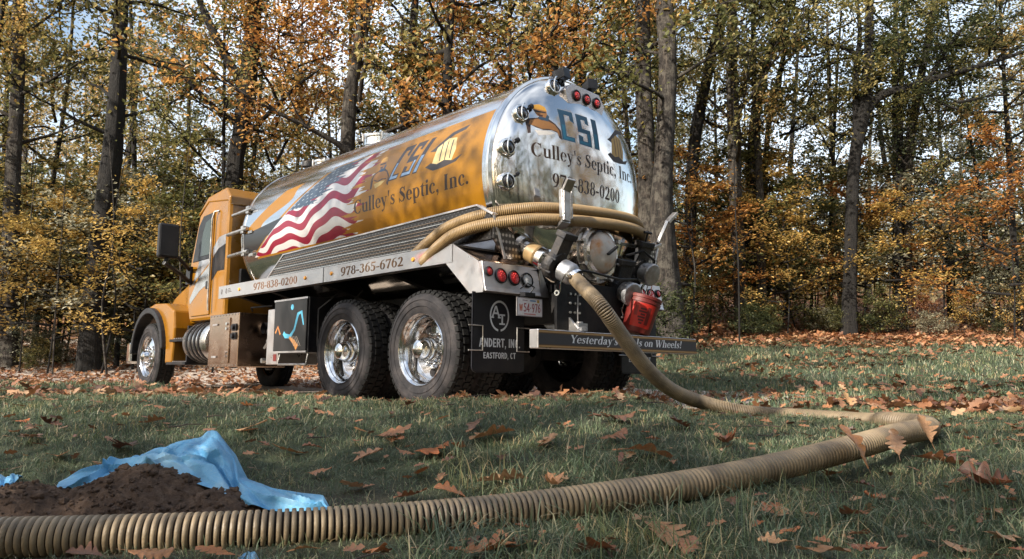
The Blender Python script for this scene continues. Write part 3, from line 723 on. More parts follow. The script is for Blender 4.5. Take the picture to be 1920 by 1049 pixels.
# --- chassis
ch = MB()
for s in (1, -1):
    ch.box(-1.0, 8.0, s * .43 - .04, s * .43 + .04, .76, 1.02); ch.box(-.9, 4.4, s * .43 - .05, s * .43 + .05, 1.03, 1.12)
ch.build('frame_rails', M['frame_black'], truck)
for a in (-.98, -.3, .66, 1.9, 3.0, 4.2, 5.6, 7.0): cr = MB(); cr.box(a - .06, a + .06, -.39, .39, .78, .98); cr.build('crossmember', M['frame_black'], truck)
for a in (-.5, .7, 2.0, 3.2, 4.1): cr = MB(); cr.prism([(-1.2, 1.38), (1.2, 1.38), (1.1, 1.28), (.5, 1.13), (-.5, 1.13), (-1.1, 1.28)], a - .05, a + .05, 'x'); cr.build('tank_cradle', M['frame_black'], truck)
rp = MB(); rp.box(-1.06, -1.03, -.58, .58, .70, 1.12)
rpo = rp.build('rear_frame_plate', M['frame_black'], truck)
for b in (.30, .36, .42, -.3, -.36, -.42):
    for z in (.85, .93, 1.01):
        q = MB(); q.cyl((-1.06, b, z), (-1.075, b, z), .011, 6); q.build('bolt', M['galv'], rpo)
hk = MB(); hk.lathe([(.07, 0), (.07, .03), (.03, .04), (.03, .08)], (-1.12, .36, .69), (0, 0, 1), 14); hk.box(-1.16, -1.06, .30, .42, .72, .755); hk.cyl((-1.1, .36, .75), (-1.1, .36, 1.0), .006, 6)
hk.build('tow_coupler', M['grey_cast'], rpo)
for a in (0, 1.32): ax_ = MB(); ax_.cyl((a, -1.0, .53), (a, 1.0, .53), .075, 14); ax_.lathe([(.05, -.2), (.2, -.13), (.235, 0), (.2, .13), (.05, .2)], (a, 0, .53), (1, 0, 0), 18); ax_.build('axle', M['frame_black'], truck)
ax_ = MB(); ax_.cyl((7.26, -.9, .5), (7.26, .9, .5), .05, 12)
ax_.build('axle', M['frame_black'], truck)
sp = MB()
for s in (1, -1):
    for k in range(7): sp.bar((-.1 + k * .04, s * .52, .70 - k * .022), (1.42 - k * .04, s * .52, .70 - k * .022), .09, .018)
    for k in range(5): sp.bar((6.5 + k * .08, s * .45, .72 - k * .02), (8.0 - k * .08, s * .45, .72 - k * .02), .09, .018)
sp.build('leaf_springs', M['frame_black'], truck)
sh = MB(); sh.cyl((1.4, 0, .56), (5.2, 0, .80), .055, 12); sh.cyl((5.2, 0, .8), (6.6, 0, .95), .2, 14); sh.build('drive_shaft', M['frame_black'], truck)
at_ = MB()
for a in (2.6, 3.4): at_.lathe([(0, -.4), (.1, -.39), (.14, -.34), (.14, .34), (.1, .39), (0, .4)], (a, -.1, .66), (0, 1, 0), 16)
at_.build('air_tanks', M['frame_black'], truck, smooth=True)
br = MB()
for a in (.62, 2.02):
    for s in (1, -1): br.cyl((a, s * .62, .66), (a + .16, s * .62, .66), .085, 14)
for s in (1, -1): br.tube([(1.9, s * .9, 1.2), (2.0, s * 1.1, 1.0), (2.0, s * 1.1, .6)], .012, 6); br.tube([(1.6, s * .8, 1.2), (1.75, s * 1.0, .9)], .012, 6)
br.build('brake_chambers', M['frame_black'], truck, smooth=True)

# --- wheels
def tyre_mesh(front=False):
    prof = [(.296, -.035), (.33, -.012), (.40, .004), (.455, .000), (.495, -.020), (.512, -.045), (.516, -.10), (.516, -.18), (.512, -.235), (.495, -.26), (.455, -.28), (.40, -.284), (.33, -.268), (.296, -.245)]
    m = MB(); m.lathe(prof, (0, 0, 0), (0, 1, 0), 56)
    for r in (.385, .44): m.lathe([(r - .004, .0035), (r, .0075), (r + .004, .0035)], (0, 0, 0), (0, 1, 0), 56)
    return m
def tread_mesh(front=False):
    m = MB(); N = 46
    for k in range(N):
        for y0, y1, off, r0, r1 in ((-.058, -.016, 0, .495, .524), (-.264, -.222, .5, .495, .524), (-.125, -.072, .5, .505, .533), (-.208, -.155, 0, .505, .533)):
            t0 = 2 * math.pi * (k + off) / N; dt = 2 * math.pi / N * (.36 if not front else .44); V = []
            for rr in (r0, r1):
                sh_ = .012 if (rr == r1) else 0
                for y, e in ((y0, 1 if y0 < -.2 else 0), (y1, 1 if y1 > -.02 else 0)):
                    yy = y + (sh_ if y == y0 and y0 < -.25 else 0) - (sh_ if y == y1 and y1 > -.02 else 0)
                    for t in (t0 - dt, t0 + dt): V.append((rr * math.cos(t), yy, rr * math.sin(t)))
            m.add(V, [(0, 1, 3, 2), (4, 6, 7, 5), (0, 4, 5, 1), (2, 3, 7, 6), (0, 2, 6, 4), (1, 5, 7, 3)])
    return m
W_MESH = {}
def wheel(a, b, sgn, outer=True, front=False, z=.53):
    """axis along y, face at y=0 looking towards +y; sgn flips"""
    key = (outer, front)
    if key not in W_MESH:
        hub = MB()
        if front: hub.lathe([(.30, -.24), (.285, -.22), (.275, -.09), (.27, -.055), (.235, -.045), (.19, -.03), (.145, -.022), (.1, -.02), (.1, -.24)], (0, 0, 0), (0, 1, 0), 40)
        else: hub.lathe([(.272, -.17), (.262, -.180), (.20, -.175), (.13, -.17), (.12, -.165), (.115, -.10), (.10, -.07), (.05, -.06), (0, -.06)], (0, 0, 0), (0, 1, 0), 40)
        rim = MB(); rim.lathe([(.292, -.045), (.318, -.030), (.326, -.012), (.320, -.002), (.308, -.012), (.300, -.035), (.288, -.048), (.280, -.075), (.272, -.10), (.268, -.165), (.262, -.185), (.27, -.24)], (0, 0, 0), (0, 1, 0), 56)
        capm = MB(); h0 = -.02 if front else -.06
        capm.lathe([(.098, h0 - .04), (.100, h0 + .02), (.086, h0 + .045), (.078, h0 + .085), (.055, h0 + .10), (.02, h0 + .108), (0, h0 + .109)], (0, 0, 0), (0, 1, 0), 28)
        hole = MB(); hd = -.038 if front else -.177
        hole.lathe([(.040, hd), (.036, hd + .005), (.030, hd - .0), (.0, hd - .001)], (0, 0, 0), (0, 1, 0), 16)
        nut = MB(); nut.lathe([(.019, 0), (.017, .03), (.011, .042), (0, .044)], (0, 0, 0), (0, 1, 0), 8)
        dist = lambda m, nm, mat, s=True: m.build(nm, mat, None, smooth=s)
        objs = [dist(hub, 'wheel', M['chrome']), dist(tyre_mesh(front), 'tyre', M['rubber']), dist(tread_mesh(front), 'tread_blocks', M['tread'], False), dist(rim, 'rim', M['chrome']), dist(capm, 'hub_cap', M['chrome']), dist(hole, 'hand_hole', M['black']), dist(nut, 'lug_nut', M['chrome'])]
        W_MESH[key] = [o.data for o in objs]
        for o in objs: bpy.data.objects.remove(o)
    hub_, ty, tr2, ri, cp, ho, nu = W_MESH[key]
    mk = lambda nm, me, par, loc=(0, 0, 0): (lambda o: (setattr(o, 'parent', par), setattr(o, 'location', loc), o)[-1])(link(bpy.data.objects.new(nm, me)))
    w = mk('wheel', hub_, truck, (a, b, z)); w.rotation_euler = (0, random.uniform(0, .6), 0 if sgn > 0 else math.pi)
    mk('tyre', ty, w); mk('tread_blocks', tr2, w)
    if outer:
        mk('rim', ri, w); mk('hub_cap', cp, w)
        for k in range(5):
            t = 2 * math.pi * k / 5; mk('hand_hole', ho, w, (.205 * math.cos(t), 0.004, .205 * math.sin(t)))
        for k in range(10):
            t = 2 * math.pi * (k + .5) / 10; mk('lug_nut', nu, w, (.143 * math.cos(t), -.035 if front else -.170, .143 * math.sin(t)))
    return w
for a in (0, 1.32):
    for s in (1, -1):
        wheel(a, s * 1.22, s); wheel(a, s * .90, s, outer=False)
for s in (1, -1): wheel(7.26, s * 1.15, s, front=True)
wheel(5.0, -1.12, -1, outer=False, z=.56) if False else None

# --- tool boxes, battery box, fuel tank
def boxpart(name, a0, a1, b0, b1, z0, z1, mat, bevel=.008):
    m = MB(); m.box(a0, a1, b0, b1, z0, z1); return m.build(name, mat, truck, bevel=bevel)
tb = boxpart('tool_box', 3.80, 4.72, .55, 1.195, .37, 1.055, M['copper_plate'])
d = MB(); d.box(4.05, 4.62, 1.197, 1.21, .42, 1.0); dd = d.build('box_door', M['copper_plate'], tb, bevel=.004)
for z in (.50, .92):
    h = MB(); h.box(4.40, 4.55, 1.211, 1.224, z - .012, z + .012); h.build('hinge', M['alu'], dd)
for z in (.50, .55, .86, .92):
    h = MB(); h.cyl((4.12, 1.21, z), (4.12, 1.226, z), .02, 10); h.build('latch', M['chrome'], dd)
for z in (.76, .87):
    h = MB(); h.box(3.86, 3.98, 1.197, 1.207, z - .045, z + .045); h.cyl((3.92, 1.207, z), (3.92, 1.24, z), .032, 14); h.build('gauge', M['plastic'], tb)
for k in range(10):
    for z in (.39, 1.035):
        h = MB(); h.cyl((3.83 + k * .095, 1.195, z), (3.83 + k * .095, 1.201, z), .007, 6); h.build('rivet', M['galv'], tb)
pb = boxpart('side_locker', 2.06, 2.86, .62, 1.18, .53, 1.14, M['black'])
ac = Canvas(.80, .61, 500, (.022, .020, .020, 1))
for q, c in ((St([(.25, .22), (.30, .18), (.42, .17), (.52, .25), (.60, .44), (.68, .46), (.74, .30)], [.05, .06, .05, .04, .05, .05, .02]), (.10, .42, .62)), (St([(.40, .16), (.52, .10), (.60, .03)], [.03, .06, .08]), (.55, .23, .06)), (St([(.04, .22), (.10, .30), (.17, .20)], .03), (.45, .17, .05)), (Dot(.45, .53, .035), (.10, .42, .62))): ac.poly(q, c)
for k in range(5): ac.poly(St([(.44 + k * .035, .17), (.52 + k * .04, .05)], .006), (.6, .5, .4))
art_mat = print_mat('locker_art', ac.image('locker_art'), (.02, .02, .02), .3, 0, .3, .35, 0, .02)
d = MB(); d.box(2.08, 2.84, 1.182, 1.196, .55, 1.12); dd = d.build('locker_door', M['black'], pb, bevel=.004)
grid_uv('painted_swoosh', lambda u, v: (2.835 - u * .75, 1.199, .556 + v * .558), 1, 1, art_mat, dd, False)
e = MB()
for p_, q_ in (((2.07, 1.19, .545), (2.07, 1.19, 1.125)), ((2.85, 1.19, .545), (2.85, 1.19, 1.125)), ((2.07, 1.19, 1.13), (2.85, 1.19, 1.13)), ((2.07, 1.19, .54), (2.85, 1.19, .54))): e.bar(p_, q_, .02, .02)
e.build('door_edge', M['alu'], dd)
lk = boxpart('narrow_cabinet', 2.875, 3.17, .60, 1.12, .40, 1.055, M['alu'])
h = MB(); h.box(2.90, 2.98, 1.121, 1.124, .44, .52); h.build('warning_sticker', M['red_plastic'], lk)
st_ = MB(); st_.tube([(2.10, 1.15, .53), (2.10, 1.17, .40), (2.75, 1.17, .40), (2.75, 1.15, .53)], .012, 8); st_.build('step_rail', M['galv'], pb)
ft = MB(); ft.lathe([(.0, -.0), (.2, .0), (.27, .02), (.285, .05), (.285, .80), (.27, .83), (.2, .85), (0, .85)], (4.84, .92, .72), (1, 0, 0), 32)
fo = ft.build('fuel_tank', M['steel_scratched'], truck, smooth=True)
for a in (5.06, 5.2, 5.34, 5.5):
    s = MB(); s.lathe([(.286, -.03), (.297, -.028), (.297, .028), (.286, .03)], (a, .92, .72), (1, 0, 0), 32); s.build('tank_strap', M['black'], fo, smooth=True)
stp = MB(); stp.box(5.62, 6.38, .72, 1.16, .40, .44); stp.box(5.62, 6.38, .80, 1.13, .74, .78); stp.box(5.66, 6.34, .70, .82, .44, .98); stp.box(5.62, 5.66, .78, 1.14, .42, .96)
so_ = stp.build('cab_steps', M['black'], truck, bevel=.006)
for z in (.447, .787):
    g = MB()
    for k in range(9): g.box(5.65 + k * .08, 5.69 + k * .08, .84, 1.11, z - .002, z + .008)
    g.build('step_grip', M['alu'], so_)
# hydraulic bits behind the fuel tank
hy = MB(); hy.lathe([(.11, 0), (.11, .25), (.07, .28), (.07, .36)], (3.62, .6, .86), (0, 1, 0), 18); hy.lathe([(.09, 0), (.09, .2), (.03, .22)], (3.45, .7, .50), (0, 1, 0), 14)
hy.tube([(3.62, .9, .86), (3.5, .95, .8), (3.45, .9, .6), (3.45, .8, .5)], .02, 8); hy.tube([(4.3, .8, 1.12), (3.9, 1.0, 1.13), (3.4, .95, 1.13)], .012, 6); hy.box(3.2, 3.8, .45, .60, .40, 1.1)
hy.build('blower', M['black'], truck, smooth=True)
gl = MB(); gl.tube([(3.4, 1.0, .70), (3.36, 1.02, .66), (3.42, 1.03, .6)], .015, 6); gl.cyl((3.44, 1.0, .45), (3.44, 1.05, .45), .03, 8); gl.build('drain_valve', M['galv'], truck)

# --- cab (sleeperless), fenders, hood, mirrors
CB = 1.04
cab = MB()
side = [(4.66, 1.02), (4.66, 2.74), (4.78, 2.84), (5.40, 2.80), (5.72, 2.60), (5.98, 1.90), (6.02, 1.30), (5.9, 1.02)]
cab.prism(side, -CB, CB, 'y')
cabo = cab.build('cab_body', M['gold_paint'], truck, bevel=.05)
# rear wall panel lines & roof cap
rc = MB(); rc.prism([(4.63, 2.60), (4.63, 2.72), (4.78, 2.865), (5.40, 2.825), (5.76, 2.60), (5.70, 2.59), (5.38, 2.74), (4.70, 2.66)], -CB - .012, CB + .012, 'y')
rc.build('roof_cap', M['gold_paint'], cabo, bevel=.03)
for s in (1, -1):
    y0, y1 = sorted((s * (CB + .001), s * (CB + .018)))
    dr = MB(); dr.prism([(5.14, 1.10), (5.14, 2.58), (5.50, 2.57), (5.66, 2.44), (5.84, 1.90), (5.88, 1.30), (5.80, 1.10)], y0, y1, 'y')
    dro = dr.build('cab_door', M['gold_paint'], cabo, bevel=.008)
    y2, y3 = sorted((s * (CB + .014), s * (CB + .028)))
    sl = MB(); fr_ = [(5.15, 1.90), (5.17, 2.56), (5.49, 2.55), (5.64, 2.42), (5.81, 1.90)]
    sl.prism(fr_, y2, y3, 'y'); slo = sl.build('window_seal', M['plastic'], dro, bevel=.006)
    y2, y3 = sorted((s * (CB + .029), s * (CB + .033)))
    gw = MB(); gw.prism([(5.19, 1.96), (5.20, 2.48), (5.38, 2.44), (5.47, 2.28), (5.52, 1.96)], y2, y3, 'y'); gw.build('window_glass', M['glass'], slo)
    hb_ = MB(); hb_.tube([(5.08, s * (CB + .05), 1.15), (5.08, s * (CB + .06), 1.3), (5.08, s * (CB + .06), 2.45), (5.04, s * (CB + .05), 2.55), (4.98, s * (CB + .01), 2.56)], .014, 8)
    hb_.build('grab_rail', M['galv'], cabo, smooth=True)
    # paint stripe: silver over black, swooping down towards the hood
    y4, y5 = sorted((s * (CB + .0005), s * (CB + .0035)))
    y6, y7 = sorted((s * (CB + .0185), s * (CB + .0205)))
    st1 = MB(); st1.prism([(4.72, 2.20), (4.95, 2.18), (5.13, 2.05), (5.13, 1.92), (4.95, 2.02), (4.72, 2.06)], y4, y5, 'y'); st1.build('silver_stripe', M['alu'], cabo)
    st2 = MB(); st2.prism([(4.72, 2.06), (4.95, 2.02), (5.13, 1.90), (5.13, 1.58), (4.95, 1.70), (4.72, 1.70)], y4, y5, 'y'); st2.build('black_stripe', M['black'], cabo)
    st3 = MB(); st3.prism([(5.15, 2.02), (5.35, 1.90), (5.55, 1.92), (5.60, 1.84), (5.80, 1.55), (5.60, 1.66), (5.15, 1.86)], y6, y7, 'y'); st3.build('silver_stripe', M['alu'], dro)
    st4 = MB(); st4.prism([(5.15, 1.84), (5.60, 1.62), (5.86, 1.36), (5.84, 1.28), (5.5, 1.46), (5.15, 1.56)], y6, y7, 'y'); st4.build('dark_stripe', M['steel_scratched'], dro)
    lh = MB(); lh.box(5.17, 5.27, min(s * (CB + .018), s * (CB + .035)), max(s * (CB + .018), s * (CB + .035)), 1.47, 1.58); lh.build('door_handle', M['plastic'], dro, bevel=.01)
    # mirror
    mr = MB(); y8, y9 = sorted((s * 1.38, s * 1.66)); mr.box(5.50, 5.60, y8, y9, 1.89, 2.38)
    mro = mr.build('mirror', M['plastic'], cabo, bevel=.03)
    gm = MB(); gm.box(5.488, 5.497, y8 + .02, y9 - .02, 1.92, 2.34); gm.build('mirror_glass', M['plastic'], mro)
    am = MB(); am.tube([(5.56, s * 1.5, 1.92), (5.56, s * 1.55, 1.82), (5.72, s * 1.28, 1.72), (5.86, s * 1.06, 1.60)], .032, 8); am.tube([(5.58, s * 1.42, 1.97), (5.72, s * 1.22, 1.86), (5.88, s * 1.06, 1.78)], .028, 8)
    am.box(5.80, 5.95, min(s * 1.0, s * 1.10), max(s * 1.0, s * 1.10), 1.58, 1.84)
    am.build('mirror_arm', M['plastic'], mro, smooth=False)
    # fender: amber rear skirt and top, black flare round the wheel
    fe = MB(); y0, y1 = sorted((s * .66, s * 1.12)); ring_ = []
    for t in np.linspace(R_(-8), R_(188), 22): ring_.append((7.26 + .72 * math.cos(t + math.pi) * -1 * -1, .60 + .70 * math.sin(t)))
    outer_ = [(7.26 - .98, .42), (7.26 - 1.02, .95), (7.26 - .95, 1.22), (7.26 - .6, 1.345), (7.26 - .1, 1.37), (7.26 + .4, 1.28), (7.26 + .72, .98), (7.26 + .80, .60)]
    inner_ = [(7.26 + .70 * math.cos(t), .58 + .66 * math.sin(t)) for t in np.linspace(0, math.pi, 16)]
    fe.prism(outer_ + inner_ + [(7.26 - .70, .42)], y0, y1, 'y'); feo = fe.build('fender', M['gold_paint'], truck, bevel=.03)
    fl_ = MB(); y2, y3 = sorted((s * 1.00, s * 1.19))
    o2 = [(7.26 + .735 * math.cos(t), .58 + .725 * math.sin(t)) for t in np.linspace(math.pi * .97, 0, 24)]
    i2 = [(7.26 + .655 * math.cos(t), .58 + .63 * math.sin(t)) for t in np.linspace(0, math.pi * .97, 24)]
    fl_.prism(o2 + i2, y2, y3, 'y'); fl_.build('wheel_flare', M['plastic'], feo, bevel=.015)
    vt = MB(); vt.prism([(6.20, 1.60), (6.30, 1.62), (6.34, 1.85), (6.26, 1.85)], min(s * .86, s * .90), max(s * .86, s * .90), 'y'); vt.build('side_vent', M['plastic'], feo)
hd_ = MB()
V = []
for a, b, z0, z1 in ((5.95, .92, 1.02, 1.90), (6.4, .86, 1.02, 1.80), (7.4, .74, .95, 1.62), (8.1, .62, .70, 1.38)):
    V += [(a, -b, z0), (a, -b, z1 - .14), (a, -b + .18, z1), (a, b - .18, z1), (a, b, z1 - .14), (a, b, z0)]
F = [(0, 1, 2, 3, 4, 5), (23, 22, 21, 20, 19, 18)]
for i in range(3):
    for k in range(6): F.append((i * 6 + k, i * 6 + (k + 1) % 6, (i + 1) * 6 + (k + 1) % 6, (i + 1) * 6 + k))
hd_.add(V, F); hd_.build('hood', M['gold_paint'], truck, bevel=.03)
fbm = MB(); fbm.box(8.12, 8.3, -1.15, 1.15, .42, .78); fbm.build('front_bumper', M['chrome'], truck, bevel=.04)
# vent box and lamp on the cab's rear wall
vb = MB(); vb.box(4.60, 4.66, .55, .86, 1.50, 1.72); vb.build('rear_vent', M['plastic'], cabo, bevel=.01)
rw = MB(); rw.box(4.64, 4.665, -.5, .5, 2.05, 2.45); rw.build('rear_window', M['glass'], cabo, bevel=.01)
ex = MB(); ex.tube([(4.5, -.98, .9), (4.5, -.98, 2.9), (4.45, -.98, 3.05), (4.35, -.98, 3.12)], .065, 18); ex.build('exhaust_stack', M['chrome'], truck, smooth=True)
mkl = MB()
for b in (-.5, -.25, 0, .25, .5): mkl.box(5.34, 5.44, b - .03, b + .03, 2.825, 2.865)
mkl.build('roof_lamps', M['amber'], cabo, bevel=.008)
# ------------------------------------------------------------------ terrain
def H(X, Y):
    X = np.asarray(X, float); Y = np.asarray(Y, float)
    dx, dy = X - T_O[0], Y - T_O[1]
    a = dx * T_F[0] + dy * T_F[1]; b = dx * T_L[0] + dy * T_L[1]
    d = np.maximum(-.45 - a, b - 1.5)
    ridge = .165 * sm(d, .1, 1.1) * (1 - sm(X, .75, 1.55)) * (1 - .52 * sm(a, 2.5, 9))
    near = -.33 * (1 - sm(Y - .35 * np.maximum(X, 0), 2.1, 4.6)) * (1 - sm(X, .3, 3.0)) - .10 * (1 - sm(Y, 1.4, 3.8)) * sm(X, -.2, 2.3)
    rr = .130 * np.logaddexp(0, (Y - 9.6) * 1.2) / 1.2
    rl = .11 * np.logaddexp(0, (Y - 14.3) * 1.2) / 1.2
    w = sm(X, -1.5, 4.5)
    rise = rr * w + rl * (1 - w)
    nz = .018 * np.sin(X * 2.1 + 1.3 * np.sin(Y * 1.3)) * np.cos(Y * 1.7 + X * .6) + .008 * np.sin(X * 6.3 + Y * 2.2) * np.sin(Y * 5.1 - X)
    nz = nz * sm(np.maximum(d, -b - 2), -.2, .8)
    return ridge + near + rise + nz - .01
def Hs(x, y): return float(H(x, y))
def truck_ab(X, Y):
    dx, dy = np.asarray(X) - T_O[0], np.asarray(Y) - T_O[1]
    return dx * T_F[0] + dy * T_F[1], dx * T_L[0] + dy * T_L[1]
def drive_mask(X, Y):
    a, b = truck_ab(X, Y)
    hi = 1.75 + .9 * sm(a, 7, 14)
    return (a > -1.6) & (b < hi) & (b > -3.6 - .0 * a)
def lawn_mask(X, Y):
    """1 on the lawn, 0 on drive and forest floor"""
    X = np.asarray(X, float); Y = np.asarray(Y, float)
    a, b = truck_ab(X, Y)
    edge = 18.0 + .8 * np.sin(X * .5) + .35 * (X - 6).clip(-6, 8) * .3
    right = (1 - sm(Y, edge - 2.0, edge + .8)) * sm(np.maximum(X - 1.2, -b - 3.4), 0, .8)
    left = sm(b, 1.6 + .9 * sm(a, 7, 14), 2.1 + .9 * sm(a, 7, 14)) * (1 - sm(a, 12.5, 14)) 
    back = sm(-1.2 - a, 0, .5)
    return np.clip(np.maximum(left, np.maximum(right, back * (1 - sm(Y, 17.5, 18.7)))), 0, 1)

def pix(px, py, y):      # a point seen at photo pixel (px,py), at horizontal distance y
    f = 1395.8; c, s = math.cos(.1153), math.sin(.1153)
    xx, vv = (px - 960) / f, (524.5 - py) / f
    d = (xx, c - vv * s, s + vv * c); t = y / d[1]
    return Vector((d[0] * t, y, CAM_H + d[2] * t))

def axis_coords(fine):
    return fine
xs = np.unique(np.round(np.concatenate([np.linspace(-120, -14, 24), np.linspace(-14, -4, 50), np.linspace(-4, 5, 150), np.linspace(5, 16, 60), np.linspace(16, 120, 24)]), 4))
ys = np.unique(np.round(np.concatenate([np.linspace(-60, 0, 16), np.linspace(0, 1.2, 6), np.linspace(1.2, 9, 150), np.linspace(9, 24, 70), np.linspace(24, 60, 24), np.linspace(60, 260, 14)]), 4))
XX, YY = np.meshgrid(xs, ys)
def Hfar(X, Y): return H(X, np.minimum(Y, 60)) + .02 * np.maximum(Y - 60, 0)
ZZ = Hfar(XX, YY)
# trench of bare soil under the dirt heap and worn patches round the hose
bare = np.exp(-(((XX + 1.25) / .75) ** 2 + ((YY - 2.55) / .42) ** 2)) * 1.3
V = np.c_[XX.ravel(), YY.ravel(), ZZ.ravel()]
nx, ny = len(xs), len(ys); i = (np.arange(ny - 1)[:, None] * nx + np.arange(nx - 1)[None]).ravel()
F = np.c_[i, i + 1, i + nx + 1, i + nx]
def ground_mat():
    m, nt, N, L, b = new_mat('ground')
    at = N.new("ShaderNodeAttribute"); at.attribute_name = 'lawn'; ab = N.new("ShaderNodeAttribute"); ab.attribute_name = 'bare'
    n1 = noise_node(nt, 9, 8, rough=.75); n2 = noise_node(nt, 60, 5); n3 = noise_node(nt, 1.4, 5)
    soil = ramp(nt, n1.outputs["Fac"], [(.3, (.018, .012, .008)), (.7, (.06, .042, .026))])
    green = ramp(nt, n1.outputs["Fac"], [(.3, (.020, .026, .012)), (.7, (.055, .068, .028))])
    vo = N.new("ShaderNodeTexVoronoi"); vo.inputs["Scale"].default_value = 9.0
    tc = N.new("ShaderNodeTexCoord"); L.new(tc.outputs["Object"], vo.inputs["Vector"])
    litter = ramp(nt, vo.outputs["Color"], [(.1, (.05, .024, .012)), (.4, (.17, .075, .03)), (.65, (.28, .13, .055)), (.85, (.12, .05, .02)), (1, (.36, .2, .1))])
    mx = N.new("ShaderNodeMix"); mx.data_type = 'RGBA'; L.new(at.outputs["Fac"], mx.inputs["Factor"]); L.new(litter.outputs["Color"], mx.inputs["A"]); L.new(green.outputs["Color"], mx.inputs["B"])
    rr = ramp(nt, n3.outputs["Fac"], [(.5, (0, 0, 0)), (.7, (.5,) * 3)])
    ad = N.new("ShaderNodeMath"); ad.operation = 'ADD'; ad.use_clamp = True; L.new(rr.outputs["Color"], ad.inputs[0]); L.new(ab.outputs["Fac"], ad.inputs[1])
    m2 = N.new("ShaderNodeMix"); m2.data_type = 'RGBA'; L.new(ad.outputs[0], m2.inputs["Factor"]); L.new(mx.outputs["Result"], m2.inputs["A"]); L.new(soil.outputs["Color"], m2.inputs["B"])
    # bare soil only counts on the lawn
    m3 = N.new("ShaderNodeMix"); m3.data_type = 'RGBA'; L.new(at.outputs["Fac"], m3.inputs["Factor"]); L.new(mx.outputs["Result"], m3.inputs["A"]); L.new(m2.outputs["Result"], m3.inputs["B"])
    L.new(m3.outputs["Result"], b.inputs["Base Color"]); b.inputs["Roughness"].default_value = .95
    bump(nt, b, n2.outputs["Fac"], .8, .02)
    return m
me = big_mesh('ground', V, F, ground_mat(), True, {'lawn': lawn_mask(XX, YY).ravel(), 'bare': np.clip(bare, 0, 1).ravel()})
tag(link(bpy.data.objects.new('ground', me)), kind='structure')
# the drive, a sheet of pale gravel 4 mm above
da, db_ = np.meshgrid(np.linspace(-1.5, 24, 90), np.linspace(0, 1, 24))
hi = 1.7 + .9 * sm(da, 7, 14) + .08 * np.sin(da * 2.3); lo = -3.4 + .1 * np.sin(da * 1.7)
bb = lo + (hi - lo) * db_
DX = T_O[0] + T_F[0] * da + T_L[0] * bb; DY = T_O[1] + T_F[1] * da + T_L[1] * bb
V = np.c_[DX.ravel(), DY.ravel(), (H(DX, DY) + .012).ravel()]
i = (np.arange(23)[:, None] * 90 + np.arange(89)[None]).ravel(); F = np.c_[i, i + 1, i + 91, i + 90]
def gravel():
    m, nt, N, L, b = new_mat('gravel_drive')
    vo = N.new("ShaderNodeTexVoronoi"); vo.inputs["Scale"].default_value = 38
    tc = N.new("ShaderNodeTexCoord"); L.new(tc.outputs["Object"], vo.inputs["Vector"])
    r = ramp(nt, vo.outputs["Color"], [(.1, (.20, .16, .13)), (.5, (.40, .34, .29)), (.9, (.58, .48, .40))])
    L.new(r.outputs["Color"], b.inputs["Base Color"]); b.inputs["Roughness"].default_value = .9
    bump(nt, b, vo.outputs["Distance"], .6, .01); return m
tag(link(bpy.data.objects.new('driveway', big_mesh('driveway', V, F, gravel(), True))), kind='structure')

# ------------------------------------------------------------------ hoses
def spline(P, n=400):
    P = np.array(P, float); P = np.vstack([2 * P[0] - P[1], P, 2 * P[-1] - P[-2]])
    out = []
    for k in range(1, len(P) - 2):
        t = np.linspace(0, 1, 60, endpoint=False)[:, None]; p0, p1, p2, p3 = P[k - 1:k + 3]
        out.append(.5 * (2 * p1 + (p2 - p0) * t + (2 * p0 - 5 * p1 + 4 * p2 - p3) * t ** 2 + (3 * p1 - p0 - 3 * p2 + p3) * t ** 3))
    out.append(P[-2][None]); return np.vstack(out)
def ribbed_hose(name, P, r, pitch, mats, parent=None, seg=24, groove=.16, depth=.09):
    C_ = spline(P); s = np.r_[0, np.cumsum(np.linalg.norm(np.diff(C_, axis=0), axis=1))]
    pf = pitch if callable(pitch) else (lambda x: pitch)
    st, rad, mt = [], [], []; x = 0
    while x < s[-1] - .03:
        p = pf(x / s[-1]); g = p * groove
        for o, q in ((0, 1 - depth), (g, 1 - depth), (g + p * .06, .985), (g + (p - g) * .5, 1.0), (p - p * .06, .985)):
            st.append(x + o); rad.append(q)
        mt += [1, 0, 0, 0, 0]; x += p
    st = np.array(st); rad = np.array(rad) * r; n = len(st)
    pts = np.c_[[np.interp(st, s, C_[:, k]) for k in range(3)]].T
    T = np.gradient(pts, axis=0); T /= np.linalg.norm(T, axis=1)[:, None] + 1e-12
    # smooth the tangents a little
    for _ in range(3): T = np.vstack([T[:1], (T[:-2] + T[1:-1] * 2 + T[2:]) / 4, T[-1:]])
    T /= np.linalg.norm(T, axis=1)[:, None]
    U = np.cross(T, [0, 0, 1.0]); bad = np.linalg.norm(U, axis=1) < .05; U[bad] = (1, 0, 0); U /= np.linalg.norm(U, axis=1)[:, None]
    W = np.cross(U, T); ang = np.linspace(0, 2 * np.pi, seg, endpoint=False)
    V = pts[:, None] + rad[:, None, None] * (U[:, None] * np.cos(ang)[None, :, None] + W[:, None] * np.sin(ang)[None, :, None])
    V = V.reshape(-1, 3); i = np.arange(n - 1)[:, None] * seg; k = np.arange(seg)[None]; k2 = (k + 1) % seg
    F = np.stack([i + k, i + k2, i + seg + k2, i + seg + k], -1).reshape(-1, 4)
    mi = np.repeat(np.array(mt[:n - 1]), seg)
    me = big_mesh(name, V, F, mats, True, None, mi)
    o = bpy.data.objects.new(name, me); o.parent = parent; return link(o), C_
def gz(x, y, r=.058): return (x, y, Hs(x, y) + r)
vend = tw(-1.42, .675, 1.055)
hose_pts = [tuple(tw(-1.36, .68, 1.095)), tuple(tw(-1.52, .665, .985)), tuple(tw(-1.72, .62, .80)), tuple(tw(-1.90, .50, .55)), tuple(tw(-2.0, .30, .33))]
